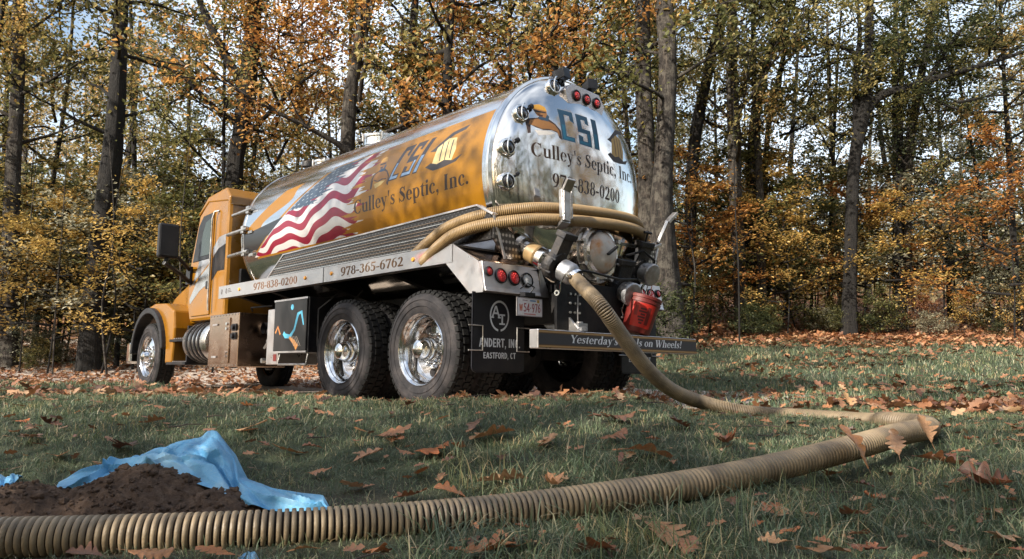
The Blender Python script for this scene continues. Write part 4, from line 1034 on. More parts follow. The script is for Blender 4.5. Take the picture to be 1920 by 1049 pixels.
hose_pts = [tuple(tw(-1.36, .68, 1.095)), tuple(pix(1125, 572, 5.50)), tuple(pix(1165, 628, 5.60)), tuple(pix(1212, 690, 5.82)), tuple(pix(1262, 733, 6.05)), tuple(pix(1325, 757, 6.3)), tuple(pix(1400, 773, 6.25)), tuple(pix(1500, 781, 5.9)), tuple(pix(1630, 790, 5.25)),
            (2.40, 4.86, Hs(2.40, 4.86) + .035), (2.43, 4.50, .04), (2.27, 4.13, .045), (1.99, 3.87, .040), (1.62, 3.55, .012), (1.2, 3.27, -.032), (.80, 3.0, -.062), (.42, 2.80, -.085), (.05, 2.65, -.106), (-.35, 2.48, -.112), (-.80, 2.33, -.110), (-1.3, 2.25, -.110), (-1.75, 2.22, -.112), (-2.3, 2.21, -.12), (-3.2, 2.3, -.12)]
hose, hose_curve = ribbed_hose('suction_hose', hose_pts, .0585, lambda u: .0155 + .0060 * float(sm(u, .22, .32)), [M['rib'], M['groove']], seg=28, groove=.29, depth=.17)
tag(hose, "long tan ribbed suction hose snaking from the truck's rear valve across the lawn", "hose")
# two loops of spare hose resting on the hooks at the back of the tank
def T3(L_): return [tuple(tw(*q)) for q in L_]
up = T3([(.30, 1.16, 1.32), (.10, 1.17, 1.41), (-.12, 1.18, 1.50), (-.38, 1.18, 1.585), (-.72, 1.09, 1.65), (-.96, .86, 1.70), (-1.06, .55, 1.735), (-1.10, .2, 1.76), (-1.09, -.2, 1.785), (-1.03, -.55, 1.80), (-.86, -.88, 1.79), (-.6, -1.10, 1.77), (-.2, -1.16, 1.74), (.6, -1.16, 1.66)])
lo = T3([(-.02, 1.20, 1.30), (-.16, 1.21, 1.37), (-.32, 1.23, 1.43), (-.50, 1.23, 1.49), (-.74, 1.16, 1.54), (-1.00, .94, 1.585), (-1.10, .6, 1.625), (-1.13, .2, 1.66), (-1.12, -.2, 1.69), (-1.06, -.58, 1.70), (-.90, -.90, 1.685), (-.6, -1.16, 1.64), (-.2, -1.2, 1.60), (.6, -1.2, 1.56)])
h1, _ = ribbed_hose('coiled_hose', up, .052, .0165, [M['rib2'], M['groove2']], seg=20, groove=.22, depth=.07)
tag(h1, "upper tan spare hose looped round the back of the steel tank, resting on the hooks", "hose", "spare hoses looped round the tank")
h2, _ = ribbed_hose('coiled_hose', lo, .052, .0165, [M['rib2'], M['groove2']], seg=20, groove=.22, depth=.07)
tag(h2, "lower tan spare hose looped round the back of the tank, just below the other one", "hose", "spare hoses looped round the tank")

# hooks that carry the hoses
hk = MB(); C0 = [(-.86, .56, 1.60), (-1.12, .60, 1.56), (-1.20, .62, 1.60), (-1.19, .61, 1.86), (-1.26, .62, 1.95)]
for p_, q_ in zip(C0, C0[1:]): hk.bar(p_, q_, .085, .03, up=(-.3, 0, 1) if abs(p_[2] - q_[2]) < .1 else (-1, 0, 0))
hk.bar((-1.185, .54, 1.63), (-1.175, .54, 1.87), .012, .04, up=(-1, 0, 0)); hk.bar((-1.185, .66, 1.63), (-1.175, .66, 1.87), .012, .04, up=(-1, 0, 0))
hk.build('hose_hook', M['galv'], truck, bevel=.004)
hk = MB(); C0 = [(-.62, -.70, 1.42), (-.95, -.84, 1.58), (-1.06, -.92, 1.66), (-1.10, -.98, 1.90), (-1.16, -1.04, 1.98)]
C0 = [(-.82, -.42, 1.60), (-.98, -.86, 1.57), (-.99, -.99, 1.63), (-1.04, -1.09, 1.86), (-1.10, -1.16, 1.96)]
for p_, q_ in zip(C0, C0[1:]): hk.bar(p_, q_, .10, .03, up=(-.2, 0, 1) if abs(p_[2] - q_[2]) < .1 else (-.8, -.6, 0))
hk.bar((-.80, -.66, 1.28), (-.97, -.9, 1.55), .03, .03); hk.bar((-.80, -.40, 1.30), (-.88, -.5, 1.56), .02, .02)
hk.build('hose_hook', M['galv'], truck, bevel=.004)

# --- rear manway and valves
mw = MB(); mw.lathe([(.245, .0), (.245, .12), (.275, .125), (.275, .17), (.245, .175), (.24, .22), (.205, .225), (.19, .25)], (-.86, .02, 1.415), (-1, 0, .0), 36)
mwo = mw.build('rear_manway', M['steel_scratched'], truck, smooth=True)
cv_ = MB(); cv_.lathe([(.190, .22), (.185, .25), (.15, .285), (.08, .31), (0, .315)], (-.86, .02, 1.415), (-1, 0, 0), 32); cvo = cv_.build('domed_cover', M['white_cover'], mwo, smooth=True)
hn = MB(); hn.bar((-1.205, .07, 1.38), (-1.22, -.04, 1.46), .02, .03, up=(-1, 0, 0)); hn.build('cover_handle', M['plastic'], cvo)
for k in range(8):
    t = 2 * math.pi * k / 8 + .3; c = Vector((-1.0, .02 + .265 * math.cos(t), 1.415 + .265 * math.sin(t))); b_ = MB()
    b_.cyl(c, c + Vector((-.10, 0, 0)), .010, 6); b_.cyl(c + Vector((-.08, 0, 0)), c + Vector((-.11, 0, 0)), .022, 6)
    b_.bar(c + Vector((-.03, 0, 0)), c + Vector((-.03, -.05 * math.cos(t), -.05 * math.sin(t))), .03, .02, up=(-1, 0, 0)); b_.build('swing_clamp', M['galv'], mwo)
sp_ = MB(); sp_.lathe([(.018, 0), (.002, .15)], (-.95, .03, 1.69), (0, 0, 1), 8); sp_.bar((-.98, -.15, 1.66), (-1.0, -.18, 1.78), .02, .02); sp_.bar((-1.0, -.18, 1.78), (-1.03, -.26, 1.74), .05, .012); sp_.build('hinge_pin', M['steel_scratched'], mwo)
def valve(p, q, name, lever=True):
    """pipe stub, flange, black knife valve and coupling from p towards q (both in truck coordinates)"""
    p, q = Vector(p), Vector(q); d = (q - p).normalized(); Ln = (q - p).length; P = lambda t: p + d * t * Ln
    base = MB(); base.lathe([(.075, 0), (.075, .28 * Ln)], p, d, 24); base.lathe([(.10, 0), (.10, .05)], P(.02), d, 24)
    o = base.build(name, M['steel_scratched'], truck, smooth=True)
    s = MB(); s.lathe([(.080, 0), (.088, .01), (.088, .10), (.08, .11)], P(.20), d, 24); s.build('rubber_sleeve', M['rib2'], o, smooth=True)
    w = MB(); w.lathe([(.082, 0), (.098, .02), (.098, .08), (.08, .10)], P(.38), d, 24); w.build('clamp_ring', M['steel'], o, smooth=True)
    u = Vector((0, 0, 1)) - d * d.z; u.normalize(); sd = d.cross(u)
    b_ = MB(); b_.lathe([(.06, -.05), (.115, -.045), (.125, -.02), (.125, .02), (.115, .045), (.06, .05)], P(.66), d, 22)
    b_.bar(P(.66) + u * .06, P(.66) + u * .26, .16, .075, up=d); b_.bar(P(.66) + u * .24, P(.66) + u * .29, .19, .10, up=d)
    for k in range(6):
        t = k * math.pi / 3; c = P(.66) + (u * math.cos(t) + sd * math.sin(t)) * .115; b_.cyl(c - d * .065, c + d * .065, .013, 6)
    b_.build('knife_valve', M['cast'], o, smooth=False, bevel=.006)
    if lever:
        l = MB(); l.cyl(P(.66) + u * .28, P(.66) + u * .40, .010, 8); l.cyl(P(.66) + u * .38 - sd * .05, P(.66) + u * .38 + sd * .05, .014, 8); l.build('valve_lever', M['plastic'], o)
    return o, P(.8), d, u, sd
v1, c, d, u, sd = valve((-.80, .78, 1.42), (-1.34, .69, 1.12), 'suction_outlet', False)
cp = MB(); cp.lathe([(.07, 0), (.092, .01), (.092, .10), (.085, .12), (.070, .13)], c, d, 24); cp.build('coupling', M['grey_cast'], v1, smooth=True)
c2 = c + d * .12; cp = MB(); cp.lathe([(.066, 0), (.07, .01), (.07, .045), (.066, .055)], c2, d, 22)
for s in (1, -1): cp.bar(c2 + sd * s * .08, c2 + sd * s * .115 + d * .05, .02, .02); cp.cyl(c2 + sd * s * .07 + d * .02, c2 + sd * s * .10 + d * .02, .018, 8)
cp.tube([c2 + sd * .10, c2 + sd * .12 - u * .08, c2 + sd * .11 - u * .15 + d * .02], .005, 6); cp.lathe([(.014, -.004), (.024, -.004), (.024, .004), (.014, .004)], c2 + sd * .11 - u * .17, sd, 12, closed=True)
cp.build('hose_clamp', M['chrome'], v1, smooth=True)
for p_, q_, nm in (((-.75, -.36, 1.20), (-1.16, -.30, 1.06), 'lower_outlet'), ((-.72, -.68, 1.42), (-1.12, -.66, 1.28), 'upper_outlet')):
    v2, c, d, u, sd = valve(p_, q_, nm, nm == 'upper_outlet')
    cp = MB(); cp.lathe([(.07, 0), (.095, .01), (.10, .03), (.10, .08), (.11, .09), (.11, .12), (.10, .13), (.05, .135), (0, .137)], c, d, 24)
    for k in range(8): t = k * math.pi / 4; q = c + d * .08 + (u * math.cos(t) + sd * math.sin(t)) * .10; cp.bar(q - d * .04, q + d * .03, .018, .012, up=u * math.cos(t) + sd * math.sin(t))
    cp.build('dust_cap', M['grey_cast'], v2, smooth=False)
    dr_ = MB()
    for k in range(3): dr_.tube([c + d * .1 + sd * (.06 * k - .06) - u * .08, c + d * .1 + sd * (.07 * k - .07) - u * .16, c + d * .11 + sd * (.05 * k - .05) - u * .2], .005, 6)
    dr_.build('cap_chain', M['chrome'], v2)
cb = MB(); cb.tube([(-1.1, .62, 1.22), (-1.2, .3, 1.2), (-1.2, -.1, 1.17), (-1.1, -.5, 1.22)], .011, 6); cb.tube([(-1.0, -.45, 1.45), (-1.1, -.6, 1.5), (-1.12, -.75, 1.42), (-1.0, -.85, 1.3), (-.9, -.8, 1.15)], .012, 6)
cb.tube([(-.9, .2, 1.05), (-1.05, .1, .95), (-1.0, -.1, .8)], .010, 6); cb.tube([(-.92, .45, 1.15), (-1.0, .5, 1.0), (-.98, .42, .85), (-.95, .2, .75)], .014, 6)
cb.build('control_cables', M['plastic'], truck, smooth=True)
sb = MB(); sb.prism([(.9, 1.02), (.45, 1.02), (.40, 1.12), (.60, 1.22), (.86, 1.18)], -.84, -.60, 'x'); sb.prism([(-.9, 1.02), (-.45, 1.02), (-.40, 1.12), (-.60, 1.22), (-.86, 1.18)], -.84, -.60, 'x'); sb.build('tank_saddle', M['frame_black'], truck)

# --- red bucket hanging from the valves
bk = empty('bucket', tw(-1.17, -.37, .70)); bk.rotation_euler = (.10, .27, .4)
tag(bk, "red plastic bucket hanging tilted below the capped valves at the truck's rear", "bucket")
b_ = MB(); b_.lathe([(0, .002), (.122, .002), (.128, .01), (.150, .28), (.158, .282), (.158, .300), (.152, .302), (.152, .318), (.160, .320), (.160, .345), (.152, .350), (.146, .345), (.118, .012), (0, .010)], (0, 0, 0), (0, 0, 1), 36)
bc_ = b_.build('pail_body', M['red_plastic'], bk, smooth=True)
hd = MB(); hd.tube([(.162, 0, .30)] + [(.162 * math.cos(t), .03, .30 - .15 * math.sin(t)) for t in np.linspace(.2, 2.94, 14)] + [(-.162, 0, .30)], .0035, 6); hd.build('bail', M['galv'], bk)
kc = Canvas(.20, .22, 300)
for k, (w, x) in enumerate(((.05, .07), (.07, .06), (.04, .08), (.065, .06), (.05, .07), (.03, .08))): kc.poly(Rc(x, .16 - k * .026, x + w, .178 - k * .026), (.06, .01, .01))
kc.poly(Rc(.13, .03, .165, .19), (.12, .012, .01)); kc.poly(Rc(.02, .10, .05, .19), (.2, .02, .015))
km = print_mat('bucket_print', kc.image('bucket_print'), (.42, .022, .014), .42, 0, 0, .5, 0, .02)
def kf(u, v):
    z = .05 + v * .22; r = .1285 + (z - .01) * .0815 + .0015; t = R_(205 + u * 85); return (r * math.cos(t), r * math.sin(t), z)
grid_uv('side_print', kf, 12, 4, km, bc_)
# ------------------------------------------------------------------ dirt heap and blue tarp
def fbm(x, y, s=0):
    return (np.sin(x * 7.1 + s) * np.cos(y * 6.3 - s) + .5 * np.sin(x * 17.3 + y * 9.1 + s * 2) + .35 * np.sin(x * 31 - y * 27 + s) + .25 * np.sin(x * 61 + y * 53) * np.cos(x * 47 - y * 71))
gx, gy = np.meshgrid(np.linspace(-2.6, -.62, 190), np.linspace(2.20, 3.25, 110))
pk = lambda cx, cy, sx, sy, h: h * np.exp(-(((gx - cx) / sx) ** 2 + ((gy - cy) / sy) ** 2))
hh = np.maximum.reduce([pk(-1.34, 2.76, .33, .24, .160), pk(-1.80, 2.72, .30, .22, .12), pk(-2.2, 2.6, .34, .2, .08), pk(-1.05, 2.68, .20, .2, .10)]) * 1.02 + .012 * fbm(gx, gy) * (pk(-1.5, 2.7, .8, .35, 1))
hh += (rng.normal(0, .0045, hh.shape) + .007 * np.sin(gx * 41 + 3 * np.sin(gy * 29)) * np.sin(gy * 37 + 2 * np.sin(gx * 33))) * (hh > .02)
hh -= .03
gzv = H(gx, gy) + hh
V = np.c_[gx.ravel(), gy.ravel(), gzv.ravel()]; i = (np.arange(109)[:, None] * 190 + np.arange(189)[None]).ravel(); F = np.c_[i, i + 1, i + 191, i + 190]
def soil_mat():
    m, nt, N, L, b = new_mat('dug_soil')
    n = noise_node(nt, 22, 8, rough=.8); r = ramp(nt, n.outputs["Fac"], [(.3, (.034, .020, .013)), (.5, (.088, .053, .034)), (.72, (.18, .12, .08))])
    L.new(r.outputs["Color"], b.inputs["Base Color"]); b.inputs["Roughness"].default_value = 1
    n2 = noise_node(nt, 110, 6, rough=.8); bump(nt, b, n2.outputs["Fac"], 1.0, .012); return m
SOIL = soil_mat()
dh = link(bpy.data.objects.new('dirt_heap', big_mesh('dirt_heap', V, F, SOIL, True)))
tag(dh, "heap of loose brown soil dug up in front of the blue tarp", "dirt heap")
def clump_mesh(seed, n=7):
    r = np.random.default_rng(seed); m = MB(); m.lathe([(math.sin(t) * (1 + .0 * t), -math.cos(t)) for t in np.linspace(0, math.pi, n)], (0, 0, 0), (0, 0, 1), 9)
    V = np.array(m.v); V *= (1 + .28 * np.sin(V[:, :1] * 3 + seed) * np.cos(V[:, 1:2] * 4 + seed) + r.normal(0, .06, (len(V), 1))); m.v = [tuple(v) for v in V]
    return m
cl = []
cm = [clump_mesh(s) for s in range(4)]
def dirt_z(x, y):
    j = np.abs(gx[0] - x).argmin(); i_ = np.abs(gy[:, 0] - y).argmin(); return gzv[i_, j]
st = MB()
for k in range(1500):
    x, y = random.gauss(-1.5, .45), random.gauss(2.62, .2)
    if not (-2.55 < x < -.66 and 2.3 < y < 3.1): continue
    r = random.uniform(.002, .008) * (1 + 1.6 * (random.random() < .06)); src = cm[k % 4]; z = dirt_z(x, y); a_ = random.uniform(0, 6.28)
    ca, sa = math.cos(a_), math.sin(a_)
    st.add([(x + r * (v[0] * ca - v[1] * sa), y + r * (v[0] * sa + v[1] * ca), z + r * .7 * v[2] + r * .2) for v in src.v], src.f)
o = st.build('soil_crumbs', SOIL, None, fix=False); tag(o, kind='stuff', label="loose crumbs of soil scattered over the dirt heap", cat="soil")
stone_m = PM('field_stone', (.19, .13, .095), .9, 0, .3, 14, .5, 60)
for k, (x, y, r) in enumerate(((-1.88, 2.62, .075), (-2.2, 2.50, .06), (-1.72, 2.50, .04))):
    m = clump_mesh(20 + k, 12); m.v = [(v[0] * r * 1.25, v[1] * r, v[2] * r * .72) for v in m.v]
    o = m.build('stone', stone_m, None, smooth=True, loc=(x, y, dirt_z(x, y) + r * .22))
    tag(o, ["large rounded brown stone half buried in the dirt heap, left of its peak", "flat brown stone at the far left edge of the dirt heap", "small stone on the dirt heap, just behind the hose"][k], "stone")

def tarp_mat():
    m, nt, N, L, b = new_mat('blue_tarp')
    n = noise_node(nt, 5, 6); r = ramp(nt, n.outputs["Fac"], [(.3, (.05, .22, .44)), (.55, (.12, .36, .58)), (.75, (.32, .52, .66))])
    n2 = noise_node(nt, 150, 3); mm = N.new("ShaderNodeMix"); mm.data_type = 'RGBA'; mm.inputs["B"].default_value = (.42, .52, .60, 1)
    r2 = ramp(nt, n2.outputs["Fac"], [(.5, (0, 0, 0)), (.75, (.35,) * 3)]); L.new(r2.outputs["Color"], mm.inputs["Factor"]); L.new(r.outputs["Color"], mm.inputs["A"])
    L.new(mm.outputs["Result"], b.inputs["Base Color"]); b.inputs["Roughness"].default_value = .38
    wv = N.new("ShaderNodeTexWave"); wv.inputs["Scale"].default_value = 260; tc = N.new("ShaderNodeTexCoord"); L.new(tc.outputs["Object"], wv.inputs["Vector"])
    n3 = noise_node(nt, 14, 5); ad = N.new("ShaderNodeMath"); ad.operation = 'MULTIPLY_ADD'; ad.inputs[1].default_value = .06; L.new(wv.outputs["Fac"], ad.inputs[0]); L.new(n3.outputs["Fac"], ad.inputs[2])
    bump(nt, b, ad.outputs[0], .5, .02); return m
TARP = tarp_mat()
def tarp(name, cols, nu=220, seed=1, amp=.012):
    """cols: (front point, fold, crest, behind) four points per station, lofted and creased"""
    A = np.array(cols, float); S = np.linspace(0, 1, nu); out = []
    t0 = np.linspace(0, 1, len(A))
    ctl = np.stack([[np.interp(S, t0, A[:, j, k]) for k in range(3)] for j in range(A.shape[1])], 0)   # J,3,nu
    ker = np.array([1, 2, 3, 4, 3, 2, 1.]); ker /= ker.sum()
    J = A.shape[1]; nv = 60; tv = np.linspace(0, J - 1, nv)
    G = np.zeros((nu, nv, 3))
    for k in range(3):
        for u in range(nu): G[u, :, k] = np.interp(tv, np.arange(J), ctl[:, k, u])
    for _ in range(2):
        G[:, 1:-1] = (G[:, :-2] + 2 * G[:, 1:-1] + G[:, 2:]) / 4; G[1:-1] = (G[:-2] + 2 * G[1:-1] + G[2:]) / 4
    r = np.random.default_rng(seed); uu, vv = np.meshgrid(np.linspace(0, 1, nu), np.linspace(0, 1, nv), indexing='ij')
    for _ in range(46):                                   # sharp creases
        an = r.uniform(0, np.pi); ph = r.uniform(-1, 1); d = (uu * 3 - 1.5) * np.cos(an) + (vv - .5) * np.sin(an) * 1.4 - ph
        wd = r.uniform(.03, .22); w = np.exp(-(((uu - r.uniform(0, 1)) / .22) ** 2 + ((vv - r.uniform(0, 1)) / .4) ** 2))
        cr = (np.abs(d) < wd) * (wd - np.abs(d)) / wd * w * amp * r.choice([-1, 1])
        G[..., 2] += cr; G[..., 1] -= cr * .9
    V = G.reshape(-1, 3); i = (np.arange(nu - 1)[:, None] * nv + np.arange(nv - 1)[None]).ravel(); F = np.c_[i, i + 1, i + nv + 1, i + nv]
    return link(bpy.data.objects.new(name, big_mesh(name, V, F, TARP, False)))
def Q(px, py, y): return tuple(pix(px, py, y))
T_ = tarp('blue_tarp', [
    [Q(105, 915, 2.86), Q(106, 912, 2.88), Q(108, 908, 2.92), Q(115, 908, 3.0), Q(120, 912, 3.1)],
    [Q(150, 917, 2.82), Q(152, 908, 2.86), Q(155, 892, 2.98), Q(165, 886, 3.08), Q(170, 896, 3.2)],
    [Q(205, 906, 2.80), Q(208, 893, 2.86), Q(212, 876, 3.00), Q(225, 871, 3.12), Q(230, 888, 3.3)],
    [Q(258, 892, 2.82), Q(262, 880, 2.90), Q(266, 862, 3.02), Q(275, 857, 3.14), Q(280, 880, 3.35)],
    [Q(305, 890, 2.84), Q(312, 872, 2.92), Q(318, 846, 3.02), Q(330, 832, 3.16), Q(335, 872, 3.4)],
    [Q(352, 902, 2.80), Q(358, 880, 2.90), Q(368, 838, 2.98), Q(382, 826, 3.14), Q(385, 860, 3.4)],
    [Q(385, 912, 2.72), Q(400, 878, 2.84), Q(412, 856, 2.92), Q(412, 818, 3.10), Q(418, 850, 3.4)],
    [Q(425, 925, 2.66), Q(428, 893, 2.78), Q(432, 862, 2.88), Q(441, 848, 3.06), Q(446, 872, 3.3)],
    [Q(455, 938, 2.62), Q(450, 912, 2.72), Q(447, 898, 2.82), Q(462, 896, 2.98), Q(470, 900, 3.15)],
    [Q(500, 956, 2.56), Q(500, 940, 2.62), Q(502, 920, 2.74), Q(508, 915, 2.86), Q(515, 920, 2.98)],
    [Q(560, 962, 2.52), Q(560, 944, 2.58), Q(562, 930, 2.68), Q(566, 924, 2.78), Q(570, 932, 2.9)],
    [Q(600, 963, 2.50), Q(602, 946, 2.56), Q(604, 932, 2.62), Q(606, 928, 2.70), Q(608, 940, 2.8)],
    [Q(618, 964, 2.48), Q(620, 960, 2.52), Q(621, 956, 2.58), Q(620, 955, 2.66), Q(619, 962, 2.7)]], amp=.028)
tag(T_, "crumpled blue plastic tarp bunched up behind the dirt heap", "tarp")
T2 = tarp('blue_tarp', [
    [Q(-60, 925, 2.9), Q(-60, 899, 3.0), Q(-60, 889, 3.1), Q(-60, 896, 3.2)], [Q(-20, 925, 2.86), Q(-20, 898, 2.95), Q(-18, 887, 3.05), Q(-15, 894, 3.2)],
    [Q(12, 922, 2.84), Q(16, 898, 2.92), Q(20, 889, 3.02), Q(25, 896, 3.1)], [Q(34, 898, 2.84), Q(36, 895, 2.9), Q(40, 892, 2.98), Q(44, 896, 3.05)]], nu=60, seed=4)
tag(T2, "small blue tarp corner sticking out left of the dirt heap, at the picture's left edge", "tarp")
T3_ = tarp('blue_tarp', [
    [Q(440, 1060, 2.12), Q(444, 1050, 2.15), Q(450, 1044, 2.18)], [Q(458, 1058, 2.12), Q(462, 1040, 2.15), Q(466, 1034, 2.18)],
    [Q(474, 1056, 2.12), Q(476, 1042, 2.15), Q(479, 1036, 2.18)], [Q(482, 1060, 2.12), Q(484, 1052, 2.15), Q(486, 1048, 2.18)]], nu=30, seed=6, amp=.005)
tag(T3_, "scrap of blue tarp poking out below the foreground hose", "tarp")

# ------------------------------------------------------------------ fallen oak leaves
def oak_leaf(seed, curl, size=1.0):
    """one lobed oak leaf: a 4 x 24 strip of faces following a lobed outline, cupped and curled"""
    r = random.Random(seed); n = 25; V, F = [], []
    fold = r.uniform(-.15, .35); bend = r.uniform(-1.3, 1.5) * curl; tw_ = r.uniform(-1.0, 1.0) * curl; nl = r.choice((4, 4, 5)); ph = r.uniform(-.04, .04)
    ls = [r.uniform(.75, 1.15) for _ in range(12)]; e1, e2 = r.uniform(-1.2, 2.4) * curl, r.uniform(-1.2, 2.4) * curl
    for i in range(n):
        t = i / (n - 1); env = .37 * math.sin(math.pi * min(1, t * .96 + .03)) ** .75 * (.55 + .9 * t * (1.25 - t))
        for col, sd in enumerate((-1, -.5, 0, .5, 1)):
            p = (t + (ph if sd > 0 else -ph)) * nl; f = p - math.floor(p); lobe = max(0, math.sin(math.pi * f)) ** .8; k = min(11, int(p + 2) + (6 if sd > 0 else 0))
            w = env * (.24 + .76 * lobe * ls[k]) + (.004 if i in (0, n - 1) else .012)
            x = sd * w; y = t - .5 + .10 * abs(sd) * lobe * (1 - t * .6)
            z = abs(x) * fold + x * x * (e1 if sd < 0 else e2) + .05 * curl * math.sin(9 * t + 3 * sd + seed) * abs(sd)
            z += .30 * bend * (y * y * 2 - .15); a_ = tw_ * y; x, z = x * math.cos(a_) - z * math.sin(a_), x * math.sin(a_) + z * math.cos(a_)
            V.append((x * size, y * size, z * size))
    for i in range(n - 1):
        for j in range(4): F.append((i * 5 + j, i * 5 + j + 1, (i + 1) * 5 + j + 1, (i + 1) * 5 + j))
    b0 = len(V); z0 = V[2][2]; V += [(-.009, -.5, z0), (.009, -.5, z0), (.007, -.74, z0 + .07 * bend), (-.007, -.74, z0 + .07 * bend)]; F.append((b0, b0 + 1, b0 + 2, b0 + 3))
    return V, F
def leaf_mat(name, stops, gloss=.45, trans=.25):
    m, nt, N, L, b = new_mat(name)
    oi = N.new("ShaderNodeObjectInfo"); at = N.new("ShaderNodeAttribute"); at.attribute_name = 'rnd'
    ad = N.new("ShaderNodeMath"); ad.operation = 'ADD'; L.new(oi.outputs["Random"], ad.inputs[0]); L.new(at.outputs["Fac"], ad.inputs[1])
    fr_ = N.new("ShaderNodeMath"); fr_.operation = 'FRACT'; L.new(ad.outputs[0], fr_.inputs[0])
    r = ramp(nt, fr_.outputs[0], stops)
    n = noise_node(nt, 14, 5); rv = ramp(nt, n.outputs["Fac"], [(.3, (.6,) * 3), (.7, (1.15,) * 3)])
    mm = N.new("ShaderNodeMix"); mm.data_type = 'RGBA'; mm.blend_type = 'MULTIPLY'; mm.inputs["Factor"].default_value = 1
    L.new(r.outputs["Color"], mm.inputs["A"]); L.new(rv.outputs["Color"], mm.inputs["B"])
    L.new(mm.outputs["Result"], b.inputs["Base Color"]); b.inputs["Roughness"].default_value = gloss
    if trans:
        tr = N.new("ShaderNodeBsdfTranslucent"); L.new(mm.outputs["Result"], tr.inputs["Color"]); ms = N.new("ShaderNodeMixShader"); ms.inputs["Fac"].default_value = trans
        out = N["Material Output"]; L.new(b.outputs[0], ms.inputs[1]); L.new(tr.outputs[0], ms.inputs[2]); L.new(ms.outputs[0], out.inputs["Surface"])
    return m
FALL = leaf_mat('fallen_leaf', [(0, (.07, .028, .018)), (.15, (.22, .080, .035)), (.35, (.40, .17, .07)), (.5, (.36, .105, .025)), (.65, (.46, .26, .13)), (.8, (.12, .05, .028)), (.9, (.44, .18, .05)), (1, (.28, .15, .08))], .42, .18)
LEAF_ME = []
for k in range(14):
    V, F = oak_leaf(100 + k, [.2, .45, .8, .3, .95][k % 5]); me = bpy.data.meshes.new('oak_leaf'); me.from_pydata(V, [], F); me.materials.append(FALL)
    me.polygons.foreach_set("use_smooth", [True] * len(me.polygons)); me.update(); LEAF_ME.append((me, V))
def grass_h(x, y): return float(lawn_mask(x, y)) * .028
def put_leaf(x, y, size, rz, tilt=(0, 0), z=None, k=None, label=None, group=None):
    me, V = LEAF_ME[random.randrange(14) if k is None else k]
    o = link(bpy.data.objects.new('oak_leaf', me))
    zz = Hs(x, y) + grass_h(x, y) - min(0, min(v[2] for v in V)) * size * .5 if z is None else z
    o.location = (x, y, zz); o.scale = (size,) * 3
    o.rotation_euler = (tilt[0], tilt[1], rz)
    tag(o, label or "fallen brown oak leaf lying loose on the grass", "leaf", group or "fallen oak leaves on the lawn"); return o
def gp(px, py):          # where the ground is seen at photo pixel (px,py)
    best = None; lo_, hi_ = 1.3, 40
    for y in np.concatenate([np.arange(1.4, 6, .02), np.arange(6, 30, .1)]):
        p = pix(px, py, y)
        if p.z <= Hs(p.x, y) + .03: return p
    return pix(px, py, 20)
